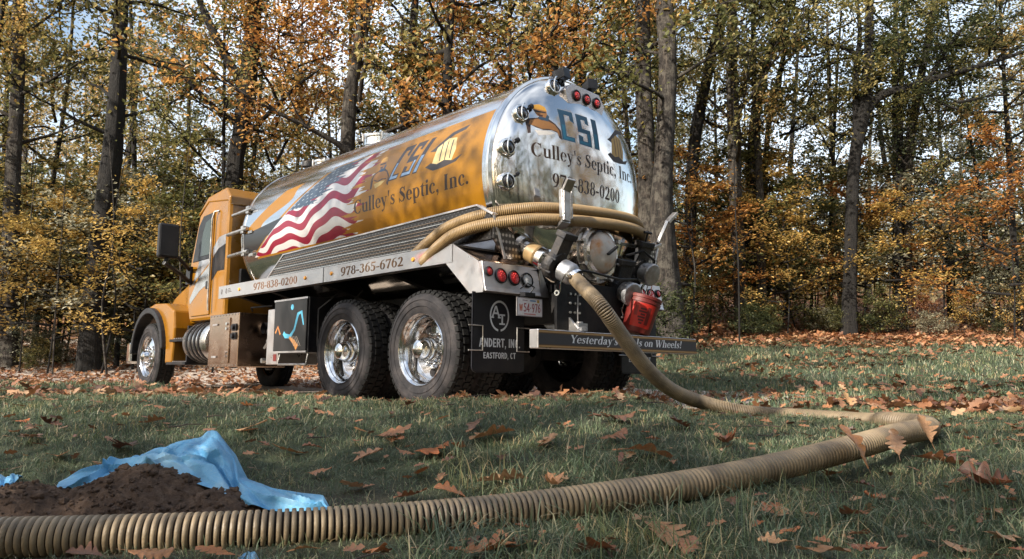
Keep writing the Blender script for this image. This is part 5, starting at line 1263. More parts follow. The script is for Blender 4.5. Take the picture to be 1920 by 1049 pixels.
near = [  # px, py, width in photo pixels, label
    (1605, 835, 85, "tan oak leaf leaning against the right part of the foreground hose"),
    (1680, 830, 50, "small pointed oak leaf touching the hose near its bend"),
    (1735, 805, 55, "dark brown oak leaf propped against the hose at its bend"),
    (1760, 865, 80, "curled rust coloured oak leaf on the grass below the hose's bend"),
    (1850, 905, 95, "tan oak leaf lying raised on the grass near the picture's right edge"),
    (1595, 965, 75, "curled brown oak leaf standing up in the long grass, lower right"),
    (1445, 955, 60, "small pale oak leaf flat on the lower right grass"),
    (1885, 1010, 85, "bright rust oak leaf upright at the lower right corner"),
    (1800, 1030, 65, "orange oak leaf at the bottom edge left of the rust leaf in the corner"),
    (1545, 1035, 90, "dark red oak leaf at the bottom edge, right of centre"),
    (1245, 1000, 120, "large reddish tan oak leaf lying below the hose, centre right"),
    (1110, 1035, 95, "red brown oak leaf at the bottom edge below the hose's middle"),
    (905, 1030, 110, "broad pale tan oak leaf at the bottom edge, centre"),
    (975, 1022, 80, "arched tan oak leaf beside the broad pale leaf, bottom centre"),
    (1290, 1025, 60, "dull red leaf at the bottom edge under the hose"),
    (1205, 850, 100, "rust coloured spiky oak leaf just behind the hose, centre right"),
    (1150, 820, 55, "tan oak leaf on the grass left of the spiky rust leaf"),
    (945, 900, 90, "tan oak leaf with raised tip lying behind the hose, centre"),
    (1035, 905, 60, "tan oak leaf half hidden behind the foreground hose"),
    (925, 815, 90, "two toned oak leaf on the grass crest in front of the truck's rear"),
    (1025, 830, 60, "dark curled oak leaf on the grass behind the hose's middle"),
    (815, 845, 85, "light brown oak leaf with curled lobes on the lawn, left of centre"),
    (740, 810, 60, "rust brown oak leaf on the grass in front of the rear wheel"),
    (745, 825, 40, "small bright oak leaf just below the rust brown one near the rear wheel"),
    (690, 855, 55, "dark curled oak leaf on the shaded grass, left of centre"),
    (845, 925, 55, "folded brown oak leaf touching the back of the hose"),
    (770, 930, 60, "reddish oak leaf lying close behind the hose, left of centre"),
    (665, 910, 60, "pale underside up oak leaf on the grass right of the blue tarp"),
    (790, 885, 45, "small tan oak leaf on the grass above the hose"),
    (890, 797, 50, "tan leaf on the grass crest below the mudflap"),
    (1150, 785, 70, "brown curled leaf on the crest to the right of the truck's mudflap"),
    (1275, 795, 55, "rust leaf standing in the grass below the hanging hose"),
    (1365, 828, 60, "dark brown leaf on the grass just behind the foreground hose, right"),
    (1560, 890, 60, "brown leaf lying under the hose on its camera side"),
    (1510, 880, 45, "dark leaf in the hose's shade, right of centre"),
    (600, 885, 40, "small tan leaf on the grass right of the tarp's peak"),
    (540, 845, 55, "brown leaf on the lawn behind the tarp"),
    (60, 820, 60, "rust leaf on the far left grass behind the tarp"),
    (110, 855, 60, "reddish leaf on the grass behind the left end of the tarp"),
    (235, 840, 70, "faded pink brown leaf on the grass behind the tarp"),
    (285, 790, 45, "orange brown leaf on the sunlit grass, left"),
    (470, 800, 60, "brown leaf on the sunlit grass above the tarp's peak"),
    (405, 1035, 70, "tan leaf below the foreground hose, bottom left"),
    (570, 1030, 55, "pale leaf at the bottom edge right of the blue scrap"),
    (700, 1035, 60, "brown leaf tucked under the hose at the bottom edge"),
    (160, 1040, 60, "dark leaf at the bottom edge, far left"),
]
for k, (px, py, w, lab) in enumerate(near):
    p = gp(px, py); d = p.y; s = w / 1396 * d * 1.12
    if k < 3:        # these three lean against the hose
        yy = (3.30, 3.46, 3.62)[k]; q = pix(px, py, yy)
        put_leaf(q.x, q.y, w / 1396 * yy * 1.1, (.7, -.5, .2)[k], (.95, (.2, -.2, .1)[k]), q.z, k=k + 1, label=lab); continue
    put_leaf(p.x, p.y, s, random.uniform(0, 6.28), (random.uniform(-.15, .4), random.uniform(-.3, .3)), None, k=k % 14, label=lab)
LB = {0: "brown oak leaf on the lawn between the foreground hose and the truck", 1: "oak leaf on the leaf strewn lawn to the right of the truck", 2: "oak leaf on the shaded grass left of the truck's front wheel", 3: "oak leaf in the grass on the camera's side of the foreground hose"}
cnt = 0; tries = 0
while cnt < 245 and tries < 5000:
    tries += 1
    y = 1.55 + 6.5 * random.random() ** 1.5; x = random.uniform(-.72, .72) * y
    a, b = truck_ab(x, y)
    if lawn_mask(x, y) < .6 or (-2.5 < x < -.5 and 2.1 < y < 3.1): continue
    hz_ = np.hypot(hose_curve[:, 0] - x, hose_curve[:, 1] - y).min()
    if hz_ < .10: continue
    hy = np.interp(x, hose_curve[::-1][:900, 0], hose_curve[::-1][:900, 1])
    
    zone = 3 if y < hy else (1 if x > 1.7 else (2 if x < -2.2 else 0))
    put_leaf(x, y, random.uniform(.055, .12), random.uniform(0, 6.28), (random.uniform(-.25, .35), random.uniform(-.3, .3)), label=LB[zone], group=["fallen leaves between hose and truck", "fallen leaves right of the truck", "fallen leaves left of the truck", "fallen leaves before the hose"][zone]); cnt += 1

def scatter_leaves(name, X, Y, size, mat, zoff=0.02, seed=3, tilt=.35):
    """small folded leaves: two lobed halves each, four triangles"""
    r = np.random.default_rng(seed); n = len(X); Z = Hfar(X, Y) + zoff
    P = np.array([(0, -.5, 0), (-.22, -.28, .05), (-.12, -.12, .03), (-.34, .12, .12), (-.14, .2, .04), (-.16, .4, .08), (0, .55, .0), (.16, .38, .09), (.14, .2, .03), (.34, .1, .10), (.12, -.14, .03), (.22, -.3, .07)])
    T = np.array([(0, 1, 2), (0, 2, 10), (0, 10, 11), (2, 3, 4), (2, 4, 8), (2, 8, 10), (10, 8, 9), (4, 5, 6), (4, 6, 8), (6, 7, 8)])
    a = r.uniform(0, 6.283, n); tx, ty = r.normal(0, tilt, n), r.normal(0, tilt, n); cu = r.uniform(-.8, 1.8, n)
    p = P[None] * (size * r.uniform(.6, 1.25, n))[:, None, None]; p[..., 2] *= cu[:, None]
    c, s = np.cos(tx)[:, None], np.sin(tx)[:, None]; y, z = p[..., 1] * c - p[..., 2] * s, p[..., 1] * s + p[..., 2] * c
    c, s = np.cos(ty)[:, None], np.sin(ty)[:, None]; x, z = p[..., 0] * c + z * s, -p[..., 0] * s + z * c
    c, s = np.cos(a)[:, None], np.sin(a)[:, None]; x, y = x * c - y * s, x * s + y * c
    z = z + np.abs(z.min(1, keepdims=True)) * .6
    V = np.stack([x + X[:, None], y + Y[:, None], z + Z[:, None]], -1).reshape(-1, 3)
    F = (T[None] + (np.arange(n) * 12)[:, None, None]).reshape(-1, 3)
    return link(bpy.data.objects.new(name, big_mesh(name, V, F, mat, True, {'rnd': np.repeat(r.random(n), 12)})))
def sample(n, fn, y0, y1, xw=.78, pw=1.0):
    Y = y0 + (y1 - y0) * rng.random(n) ** pw; X = rng.uniform(-xw, xw, n) * (Y + .5); k = fn(X, Y); return X[k], Y[k]
FALL_S = leaf_mat('small_fallen_leaf', [(0, (.12, .05, .03)), (.2, (.26, .115, .06)), (.45, (.40, .19, .09)), (.62, (.32, .125, .05)), (.8, (.52, .33, .18)), (.9, (.2, .08, .045)), (1, (.44, .19, .08))], .5, .15)
def patchy(X, Y): return (np.sin(X * 1.3 + 2 * np.sin(Y * .7)) + np.sin(Y * 1.9 - X * .8) > rng.uniform(-1.8, 1.6, len(X)))
X, Y = sample(9500, lambda x, y: (lawn_mask(x, y) > .5) & (x > .8) & patchy(x, y), 6.2, 18.6, pw=.8)
tag(scatter_leaves('leaf_litter', X, Y, .115, FALL_S, .035, 5), kind='stuff', label="brown leaves strewn thickly over the lawn right of the truck", cat="fallen leaves")
X, Y = sample(5200, lambda x, y: (lawn_mask(x, y) > .5) & (x < .8) & (y < 13) & patchy(x, y), 4.8, 13, pw=.9)
tag(scatter_leaves('leaf_litter', X, Y, .11, FALL_S, .03, 6), kind='stuff', label="brown leaves strewn over the shaded grass left of the truck", cat="fallen leaves")
da_ = rng.uniform(-1.5, 22, 11000); db2 = rng.uniform(-3.6, 2.8, 11000)
X = T_O[0] + T_F[0] * da_ + T_L[0] * db2; Y = T_O[1] + T_F[1] * da_ + T_L[1] * db2
k = (lawn_mask(X, Y) < .6) & ~((np.abs(db2) < 1.0) & (da_ < 8) & (da_ > -1)); X, Y = X[k], Y[k]
tag(scatter_leaves('leaf_litter', X, Y, .12, FALL_S, .02, 7), kind='stuff', label="pale dry leaves covering the gravel drive beside the truck", cat="fallen leaves")
X, Y = sample(26000, lambda x, y: (lawn_mask(x, y) < .7) & ~drive_mask(x, y), 13, 46, .85, 1.1)
tag(scatter_leaves('leaf_litter', X, Y, .17, FALL_S, .02, 8, .5), kind='stuff', label="carpet of rust brown leaves on the forest floor", cat="fallen leaves")
X, Y = sample(7000, lambda x, y: (x > 1.5) & (lawn_mask(x, y) > .1), 15.2, 19.2)
tag(scatter_leaves('leaf_litter', X, Y, .13, FALL_S, .05, 12, .4), kind='stuff', label="dense band of sunlit leaves where the right lawn meets the woods", cat="fallen leaves")
X, Y = sample(900, lambda x, y: (lawn_mask(x, y) > .5) & ~((x < -.6) & (x > -2.4) & (y < 3.1)), 1.7, 6.5, .74, .8)
hd0 = np.min(np.hypot(hose_curve[None, ::12, 0] - X[:, None], hose_curve[None, ::12, 1] - Y[:, None]), 1); X, Y = X[hd0 > .09], Y[hd0 > .09]
tag(scatter_leaves('leaf_litter', X, Y, .055, FALL_S, .02, 14, .3), kind='stuff', label="small torn leaf bits scattered through the near grass", cat="fallen leaves")
# a bright drift of leaves where lawn meets drive at the right
X = rng.normal(5.2, 1.1, 1000); Y = rng.normal(6.7, .42, 1000) + (X - 4.6) * .12
tag(scatter_leaves('leaf_litter', X, Y, .13, FALL_S, .03, 9, .5), kind='stuff', label="drift of orange leaves on the right lawn beyond the hose's bend", cat="fallen leaves")

tw_m = PM('twig', (.06, .045, .035), .9, 0, .3, 30)
random.seed(33)
for k in range(26):
    y = random.uniform(1.7, 6.5); x = random.uniform(-.68, .68) * y; l = random.uniform(.08, .28); a_ = random.uniform(0, 3.14); m = MB(); q = []
    for i_ in range(5): q.append((x + math.cos(a_) * l * i_ / 4, y + math.sin(a_) * l * i_ / 4, Hs(x, y) + .03 + random.uniform(0, .012))); a_ += random.uniform(-.25, .25)
    m.tube(q, [.004, .0035, .003, .0025, .001], 5); tag(m.build('twig', tw_m, None, smooth=True), "thin broken twig lying in the grass", 'twig', "fallen twigs in the grass")
# ------------------------------------------------------------------ grass
def grass_mat(name, c):
    m, nt, N, L, b = new_mat(name); at = N.new("ShaderNodeAttribute"); at.attribute_name = 'rnd'
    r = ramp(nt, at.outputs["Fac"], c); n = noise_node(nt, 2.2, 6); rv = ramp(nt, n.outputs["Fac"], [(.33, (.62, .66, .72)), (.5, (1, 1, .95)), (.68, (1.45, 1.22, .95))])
    mm = N.new("ShaderNodeMix"); mm.data_type = 'RGBA'; mm.blend_type = 'MULTIPLY'; mm.inputs["Factor"].default_value = 1
    L.new(r.outputs["Color"], mm.inputs["A"]); L.new(rv.outputs["Color"], mm.inputs["B"]); L.new(mm.outputs["Result"], b.inputs["Base Color"]); b.inputs["Roughness"].default_value = .5
    tr = N.new("ShaderNodeBsdfTranslucent"); L.new(mm.outputs["Result"], tr.inputs["Color"]); ms = N.new("ShaderNodeMixShader"); ms.inputs["Fac"].default_value = .3
    L.new(b.outputs[0], ms.inputs[1]); L.new(tr.outputs[0], ms.inputs[2]); L.new(ms.outputs[0], N["Material Output"].inputs["Surface"]); return m
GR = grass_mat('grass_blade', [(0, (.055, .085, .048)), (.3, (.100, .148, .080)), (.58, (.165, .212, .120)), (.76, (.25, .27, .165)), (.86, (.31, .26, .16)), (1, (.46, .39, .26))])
def grass(name, X, Y, h, w, lie, seed, label):
    r = np.random.default_rng(seed); n = len(X); Z = H(X, Y) - .004
    hh = h * r.uniform(.45, 1.3, n); a = r.uniform(0, 6.283, n); ln = np.abs(r.normal(lie, lie * .6, n)).clip(0, 2.2)
    fw = r.uniform(0, 6.283, n); V = np.zeros((n, 7, 3))
    for j, (t, ww) in enumerate(((0, 1), (.38, .95), (.72, .7))):
        th = ln * t; px = hh * t * np.sin(th * .9); pz = hh * t * np.cos(th * .75).clip(.12, 1)
        for s, q in ((-1, 0), (1, 1)):
            V[:, j * 2 + q, 0] = X + np.cos(a) * px + s * w * ww * .5 * np.cos(fw) * r.uniform(.7, 1.2, n); V[:, j * 2 + q, 1] = Y + np.sin(a) * px + s * w * ww * .5 * np.sin(fw); V[:, j * 2 + q, 2] = Z + pz
    th = ln; V[:, 6, 0] = X + np.cos(a) * hh * np.sin(th * .95); V[:, 6, 1] = Y + np.sin(a) * hh * np.sin(th * .95); V[:, 6, 2] = Z + hh * np.cos(th * .85).clip(.05, 1)
    T = np.array([(0, 1, 3), (0, 3, 2), (2, 3, 5), (2, 5, 4), (4, 5, 6)])
    F = (T[None] + (np.arange(n) * 7)[:, None, None]).reshape(-1, 3)
    o = link(bpy.data.objects.new(name, big_mesh(name, V.reshape(-1, 3), F, GR, True, {'rnd': np.repeat(r.random(n) ** 1.15, 7)})))
    return tag(o, label, "grass", None, "stuff")
def keep(x, y, thin=.0):
    k = rng.random(len(x)) < lawn_mask(x, y)
    d = np.exp(-(((x + 1.45) / .8) ** 2 + ((y - 2.62) / .36) ** 2)); k &= rng.random(len(x)) > d * 1.6
    a, b = truck_ab(x, y); return k
X, Y = sample(64000, lambda x, y: keep(x, y) & (rng.random(len(x)) < .55 + .45 * np.sin(x * 2.3 + np.sin(y * 3)) ** 2), 1.45, 3.6, .80, .8)
hd_ = np.min(np.hypot(hose_curve[None, ::12, 0] - X[:, None], hose_curve[None, ::12, 1] - Y[:, None]), 1); k = hd_ > .045; X, Y = X[k], Y[k]
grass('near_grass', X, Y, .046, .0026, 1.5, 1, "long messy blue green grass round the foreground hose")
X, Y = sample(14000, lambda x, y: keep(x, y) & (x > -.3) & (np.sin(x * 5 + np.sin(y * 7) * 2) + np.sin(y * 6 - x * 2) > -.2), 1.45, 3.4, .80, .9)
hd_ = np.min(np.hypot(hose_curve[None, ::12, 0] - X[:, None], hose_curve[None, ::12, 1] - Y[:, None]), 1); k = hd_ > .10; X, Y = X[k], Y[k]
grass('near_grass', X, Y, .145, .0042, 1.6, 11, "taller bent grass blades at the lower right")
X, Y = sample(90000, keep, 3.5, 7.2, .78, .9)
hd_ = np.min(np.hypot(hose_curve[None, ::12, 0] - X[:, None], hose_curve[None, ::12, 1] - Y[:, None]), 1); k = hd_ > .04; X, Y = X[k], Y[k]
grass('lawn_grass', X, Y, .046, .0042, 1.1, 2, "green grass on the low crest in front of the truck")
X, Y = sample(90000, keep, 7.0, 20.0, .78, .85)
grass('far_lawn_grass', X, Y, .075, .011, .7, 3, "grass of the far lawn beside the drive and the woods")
# ------------------------------------------------------------------ woods
def bark_mat(name, c0, c1, c2):
    m, nt, N, L, b = new_mat(name)
    n = noise_node(nt, 14, 8, stretch=(1, 1, .22), rough=.7); n2 = noise_node(nt, 5.0, 8, rough=.75)
    r = ramp(nt, n.outputs["Fac"], [(.32, c0), (.52, c1), (.7, c2)]); r2 = ramp(nt, n2.outputs["Fac"], [(.48, (0, 0, 0)), (.60, (.8,) * 3)])
    mx = N.new("ShaderNodeMix"); mx.data_type = 'RGBA'; mx.inputs["B"].default_value = (.11, .098, .08, 1) if name != 'dark_bark' else (.020, .017, .014, 1); L.new(r2.outputs["Color"], mx.inputs["Factor"]); L.new(r.outputs["Color"], mx.inputs["A"])
    L.new(mx.outputs["Result"], b.inputs["Base Color"]); b.inputs["Roughness"].default_value = .95
    n5 = noise_node(nt, 26, 6, stretch=(1, 1, .12), rough=.7); bump(nt, b, n5.outputs["Fac"], 1.0, .09); return m
BARK = [bark_mat('oak_bark', (.010, .008, .0065), (.032, .025, .020), (.085, .068, .054)), bark_mat('dark_bark', (.003, .0025, .002), (.008, .0065, .0055), (.022, .018, .015)), bark_mat('grey_bark', (.006, .005, .004), (.028, .022, .018), (.11, .09, .072))]
def fol_mat(name, stops, tr=.5): return leaf_mat(name, stops, .45, tr)
FOL = {
 'olive': fol_mat('olive_leaves', [(0, (0.066, 0.076, 0.029)), (.35, (0.163, 0.168, 0.059)), (.6, (0.300, 0.272, 0.099)), (.82, (0.490, 0.394, 0.144)), (1, (0.640, 0.526, 0.236))]),
 'yellow': fol_mat('yellow_leaves', [(0, (0.160, 0.131, 0.040)), (.3, (0.381, 0.275, 0.078)), (.6, (0.631, 0.420, 0.122)), (.85, (0.779, 0.529, 0.174)), (1, (0.467, 0.236, 0.073))]),
 'orange': fol_mat('orange_leaves', [(0, (0.155, 0.079, 0.031)), (.3, (0.414, 0.188, 0.059)), (.6, (0.621, 0.294, 0.083)), (.8, (0.730, 0.413, 0.125)), (1, (0.317, 0.231, 0.077))]),
 'gold': fol_mat('mixed_gold_leaves', [(0, (0.076, 0.078, 0.032)), (.3, (0.215, 0.195, 0.066)), (.55, (0.444, 0.329, 0.108)), (.8, (0.696, 0.475, 0.158)), (.92, (0.518, 0.259, 0.086)), (1, (0.701, 0.549, 0.261))]),
 'green': fol_mat('green_leaves', [(0, (0.033, 0.047, 0.023)), (.5, (0.094, 0.113, 0.047)), (.85, (0.207, 0.216, 0.082)), (1, (0.363, 0.306, 0.123))]),
 'needle': fol_mat('bluish_needles', [(0, (0.040, 0.059, 0.042)), (.5, (0.095, 0.129, 0.090)), (1, (0.221, 0.259, 0.183))], .3),
 'rust': fol_mat('rust_leaves', [(0, (0.124, 0.057, 0.038)), (.4, (0.350, 0.139, 0.067)), (.75, (0.537, 0.230, 0.105)), (1, (0.646, 0.358, 0.157))]),
 'haze': fol_mat('hazy_far_leaves', [(0, (0.152, 0.152, 0.089)), (.4, (0.323, 0.294, 0.160)), (.7, (0.512, 0.416, 0.214)), (1, (0.641, 0.527, 0.315))]),  # lightened palette: distance haze and sunlight put into the leaf colour
 'pale': fol_mat('pale_leaves', [(0, (0.174, 0.174, 0.117)), (.5, (0.390, 0.381, 0.256)), (1, (0.606, 0.567, 0.414))]),
}
def leaf_cloud(C, size, flat=.5, seed=0, asp=.62, droop=.25):
    """many small folded leaves at the points C (n,3)"""
    r = np.random.default_rng(seed); n = len(C); s = size * r.uniform(.55, 1.3, n)
    nz = r.normal(0, 1, (n, 3)); nz[:, 2] = np.abs(nz[:, 2]) + flat * 2; nz /= np.linalg.norm(nz, axis=1)[:, None]
    d = r.normal(0, 1, (n, 3)); d -= nz * (d * nz).sum(1)[:, None]; d /= np.linalg.norm(d, axis=1)[:, None]; d[:, 2] -= droop * r.random(n); w = np.cross(nz, d)
    s = s[:, None]
    V = np.stack([C - d * s * .5, C - w * s * asp * .5 + nz * s * .12 + d * s * .05, C + d * s * .55, C + w * s * asp * .5 + nz * s * .12 - d * s * .02], 1).reshape(-1, 3)
    i = np.arange(n) * 4; F = np.stack([np.stack([i, i + 1, i + 2], 1), np.stack([i, i + 2, i + 3], 1)], 1).reshape(-1, 3)
    return V, F, np.repeat(r.random(n) * .55, 4)
def limb_tube(m, P, r0, r1, n=7):
    P = [Vector(p) for p in P]; k = len(P); m.tube(P, [r0 + (r1 - r0) * (i / (k - 1)) for i in range(k)], n, caps=False)
def wander(p, d, L, n, r, up=.0, jit=.12):
    P = [Vector(p)]; d = Vector(d).normalized(); st = L / n
    for _ in range(n):
        d = (d + Vector((r.gauss(0, jit), r.gauss(0, jit), r.gauss(0, jit) + up))).normalized(); P.append(P[-1] + d * st)
    return P
def crown_template(seed, H0, H1, R, nb, leaves, size, flat=.45, kind='broad'):
    """branches and foliage round a vertical axis, from height H0 to H1"""
    r = random.Random(seed); rn = np.random.default_rng(seed); br = MB(); tips = []
    for k in range(nb):
        t = (k + r.random()) / nb; z = H0 + (H1 - H0) * t; a = k * 2.4 + r.uniform(-.5, .5)
        L = R * (1 - .55 * t) * r.uniform(.6, 1.1) if kind != 'layer' else R * (1 - .7 * t) * r.uniform(.7, 1.1)
        up = r.uniform(.15, .7) if kind == 'broad' else r.uniform(-.05, .22)
        P = wander((0, 0, z), (math.cos(a), math.sin(a), up), L, 6, r, .03, .14); r0 = .012 + .016 * L * (1 - .5 * t)
        limb_tube(br, P, r0, .006, 5)
        for q in range(2, 7):
            for _ in range(2):
                d = (P[q] - P[q - 1]).normalized() + Vector((r.gauss(0, .6), r.gauss(0, .6), r.gauss(0.1, .4)))
                S = wander(P[q], d, L * r.uniform(.18, .38), 3, r, .02, .2); limb_tube(br, S, r0 * .35, .004, 4); tips += [S[1], S[2], S[3]]
        tips += P[3:]
    tips = np.array([tuple(p) for p in tips]); idx = rn.integers(0, len(tips), leaves)
    sig = np.array([.30, .30, .11 if kind == 'layer' else .22]) * (R / 3) ** .6
    C = tips[idx] + rn.normal(0, 1, (leaves, 3)) * sig * rn.choice([.35, .7, 1.3], (leaves, 1))
    bm_ = br; V, F, rnd = leaf_cloud(C, size, flat, seed)
    mb_ = bpy.data.meshes.new('branches'); mb_.from_pydata(bm_.v, [], bm_.f); mb_.materials.append(BARK[1]); mb_.polygons.foreach_set("use_smooth", [True] * len(mb_.polygons))
    mf = big_mesh('crown', V, F, FOL['olive'], False, {'rnd': rnd})
    return mb_, mf
CT = {
 'tall': [crown_template(31 + k, 3.6, 13, 3.6, 20, 8500, .115, .3) for k in range(4)],
 'light': [crown_template(41 + k, 4.0, 12, 3.0, 16, 4700, .12, .3) for k in range(3)],
 'under': [crown_template(51 + k, .9, 4.8 - .5 * (k % 2), 2.1, 12, 3000, .10, .75, 'layer') for k in range(4)],
 'bush': [crown_template(61 + k, .15, 1.5, .95, 14, 2400, .07, .4) for k in range(3)],
}
def needle_template(seed):
    r = random.Random(seed); rn = np.random.default_rng(seed); br = MB(); C = []; D = []
    for k in range(34):
        t = k / 34; z = .5 + 6.5 * t; a = k * 2.4; L = 2.2 * (1 - .75 * t) * r.uniform(.7, 1.1)
        P = wander((0, 0, z), (math.cos(a), math.sin(a), .05), L, 6, r, -.02, .08); limb_tube(br, P, .02, .004, 5)
        for q in range(1, 7):
            for s in (-1, 1):
                d = (P[q] - P[q - 1]).normalized(); sd = Vector((-d.y * s, d.x * s, -.1)) + d * .6; S = wander(P[q], sd, L * .3 * r.uniform(.6, 1.2), 3, r, -.03, .1); C += S
    C = np.array([tuple(p) for p in C]); idx = rn.integers(0, len(C), 9000); P = C[idx] + rn.normal(0, 1, (9000, 3)) * (.10, .10, .035)
    V, F, rnd = leaf_cloud(P, .11, .6, seed, .16, .5)
    mb_ = bpy.data.meshes.new('branches'); mb_.from_pydata(br.v, [], br.f); mb_.materials.append(BARK[1]); mf = big_mesh('crown', V, F, FOL['needle'], False, {'rnd': rnd}); return mb_, mf
CT['needle'] = [needle_template(71), needle_template(72)]
def put(me, name, parent, loc=(0, 0, 0), rot=(0, 0, 0), sc=(1, 1, 1), mat=None):
    o = link(bpy.data.objects.new(name, me)); o.parent = parent; o.location = loc; o.rotation_euler = rot; o.scale = sc
    if mat: o.material_slots[0].link = 'OBJECT'; o.material_slots[0].material = mat
    return o
def trunk_mesh(P, R0, seed, seg=16, flare=.0):
    """tapered, ridged trunk through the points P with radii R0"""
    r = np.random.default_rng(seed); Cc = spline(P)[::6]; n = len(Cc); t = np.linspace(0, 1, n)
    rad = np.interp(t, np.linspace(0, 1, len(R0)), R0); zrel = Cc[:, 2] - Cc[0, 2]; rad = rad * (1 + flare * np.exp(-np.maximum(zrel, 0) / .35))
    Cc[:, :2] += np.c_[np.sin(t * 9 + seed), np.cos(t * 7 + seed * 2)] * (rad * .18)[:, None]
    T = np.gradient(Cc, axis=0); T /= np.linalg.norm(T, axis=1)[:, None]; U = np.cross(T, [0, 1.0, 0]); U /= np.linalg.norm(U, axis=1)[:, None]; W = np.cross(U, T)
    a = np.linspace(0, 2 * np.pi, seg, endpoint=False); ph = r.uniform(0, 6.28, 3)
    bumpy = 1 + .05 * np.sin(3 * a[None] + ph[0] + t[:, None] * 3) + .04 * np.sin(5 * a[None] + ph[1] - t[:, None] * 7) + r.normal(0, .025, (n, seg)) + flare * .25 * np.exp(-np.maximum(zrel, 0) / .3)[:, None] * np.sin(4 * a[None] + ph[2])
    V = Cc[:, None] + (rad[:, None] * bumpy)[..., None] * (U[:, None] * np.cos(a)[None, :, None] + W[:, None] * np.sin(a)[None, :, None])
    i = np.arange(n - 1)[:, None] * seg; k = np.arange(seg)[None]; k2 = (k + 1) % seg; F = np.stack([i + k, i + k2, i + seg + k2, i + seg + k], -1).reshape(-1, 4)
    return V.reshape(-1, 3), F
def tree_at(name, label, cat, P, R0, bark, crowns, seed, limbs=(), group=None, flare=.18):
    """P: world points of the trunk; crowns: (template, idx, point, scale, palette)"""
    base = Vector(P[0]); t = empty(name, base); tag(t, label, cat, group)
    L = [tuple(Vector(p) - base) for p in P]; V, F = trunk_mesh(L, R0, seed, flare=flare); me = big_mesh('trunk', V, F, BARK[bark], True)
    tr = link(bpy.data.objects.new('trunk', me)); tr.parent = t
    for lp, lr in limbs:
        V, F = trunk_mesh([tuple(Vector(p) - base) for p in lp], lr, seed + 3, 10, 0); o = link(bpy.data.objects.new('limb', big_mesh('limb', V, F, BARK[bark], True))); o.parent = t
    for kind, i_, pt, sc, pal in crowns:
        mb_, mf = CT[kind][i_ % len(CT[kind])]; loc = tuple(Vector(pt) - base); rz = random.uniform(0, 6.28)
        put(mb_, 'branches', t, loc, (0, 0, rz), (sc,) * 3, BARK[bark]); put(mf, 'crown', t, loc, (0, 0, rz), (sc,) * 3, FOL[pal])
    return t
def G(px, y, dz=-.15): # ground point under photo column px at distance y
    x = (px - 960) / 1395.8 * y / 1.0; return Vector((x, y, float(Hfar(x, y)) + dz))
def trk(px0, top, y, ytop=None, mid=()):
    """trunk points: base at column px0, then photo pixels up the stem"""
    yt = ytop or y; P = [G(px0, y)]
    for (px, py) in mid: P.append(pix(px, py, y))
    P.append(pix(top[0], top[1], yt)); a, b = P[-2], P[-1]; P.append(b + (b - a).normalized() * 3.0); return P
Wd = lambda px, y: px / 1395.8 * y / 2          # radius in metres of a stem px pixels wide
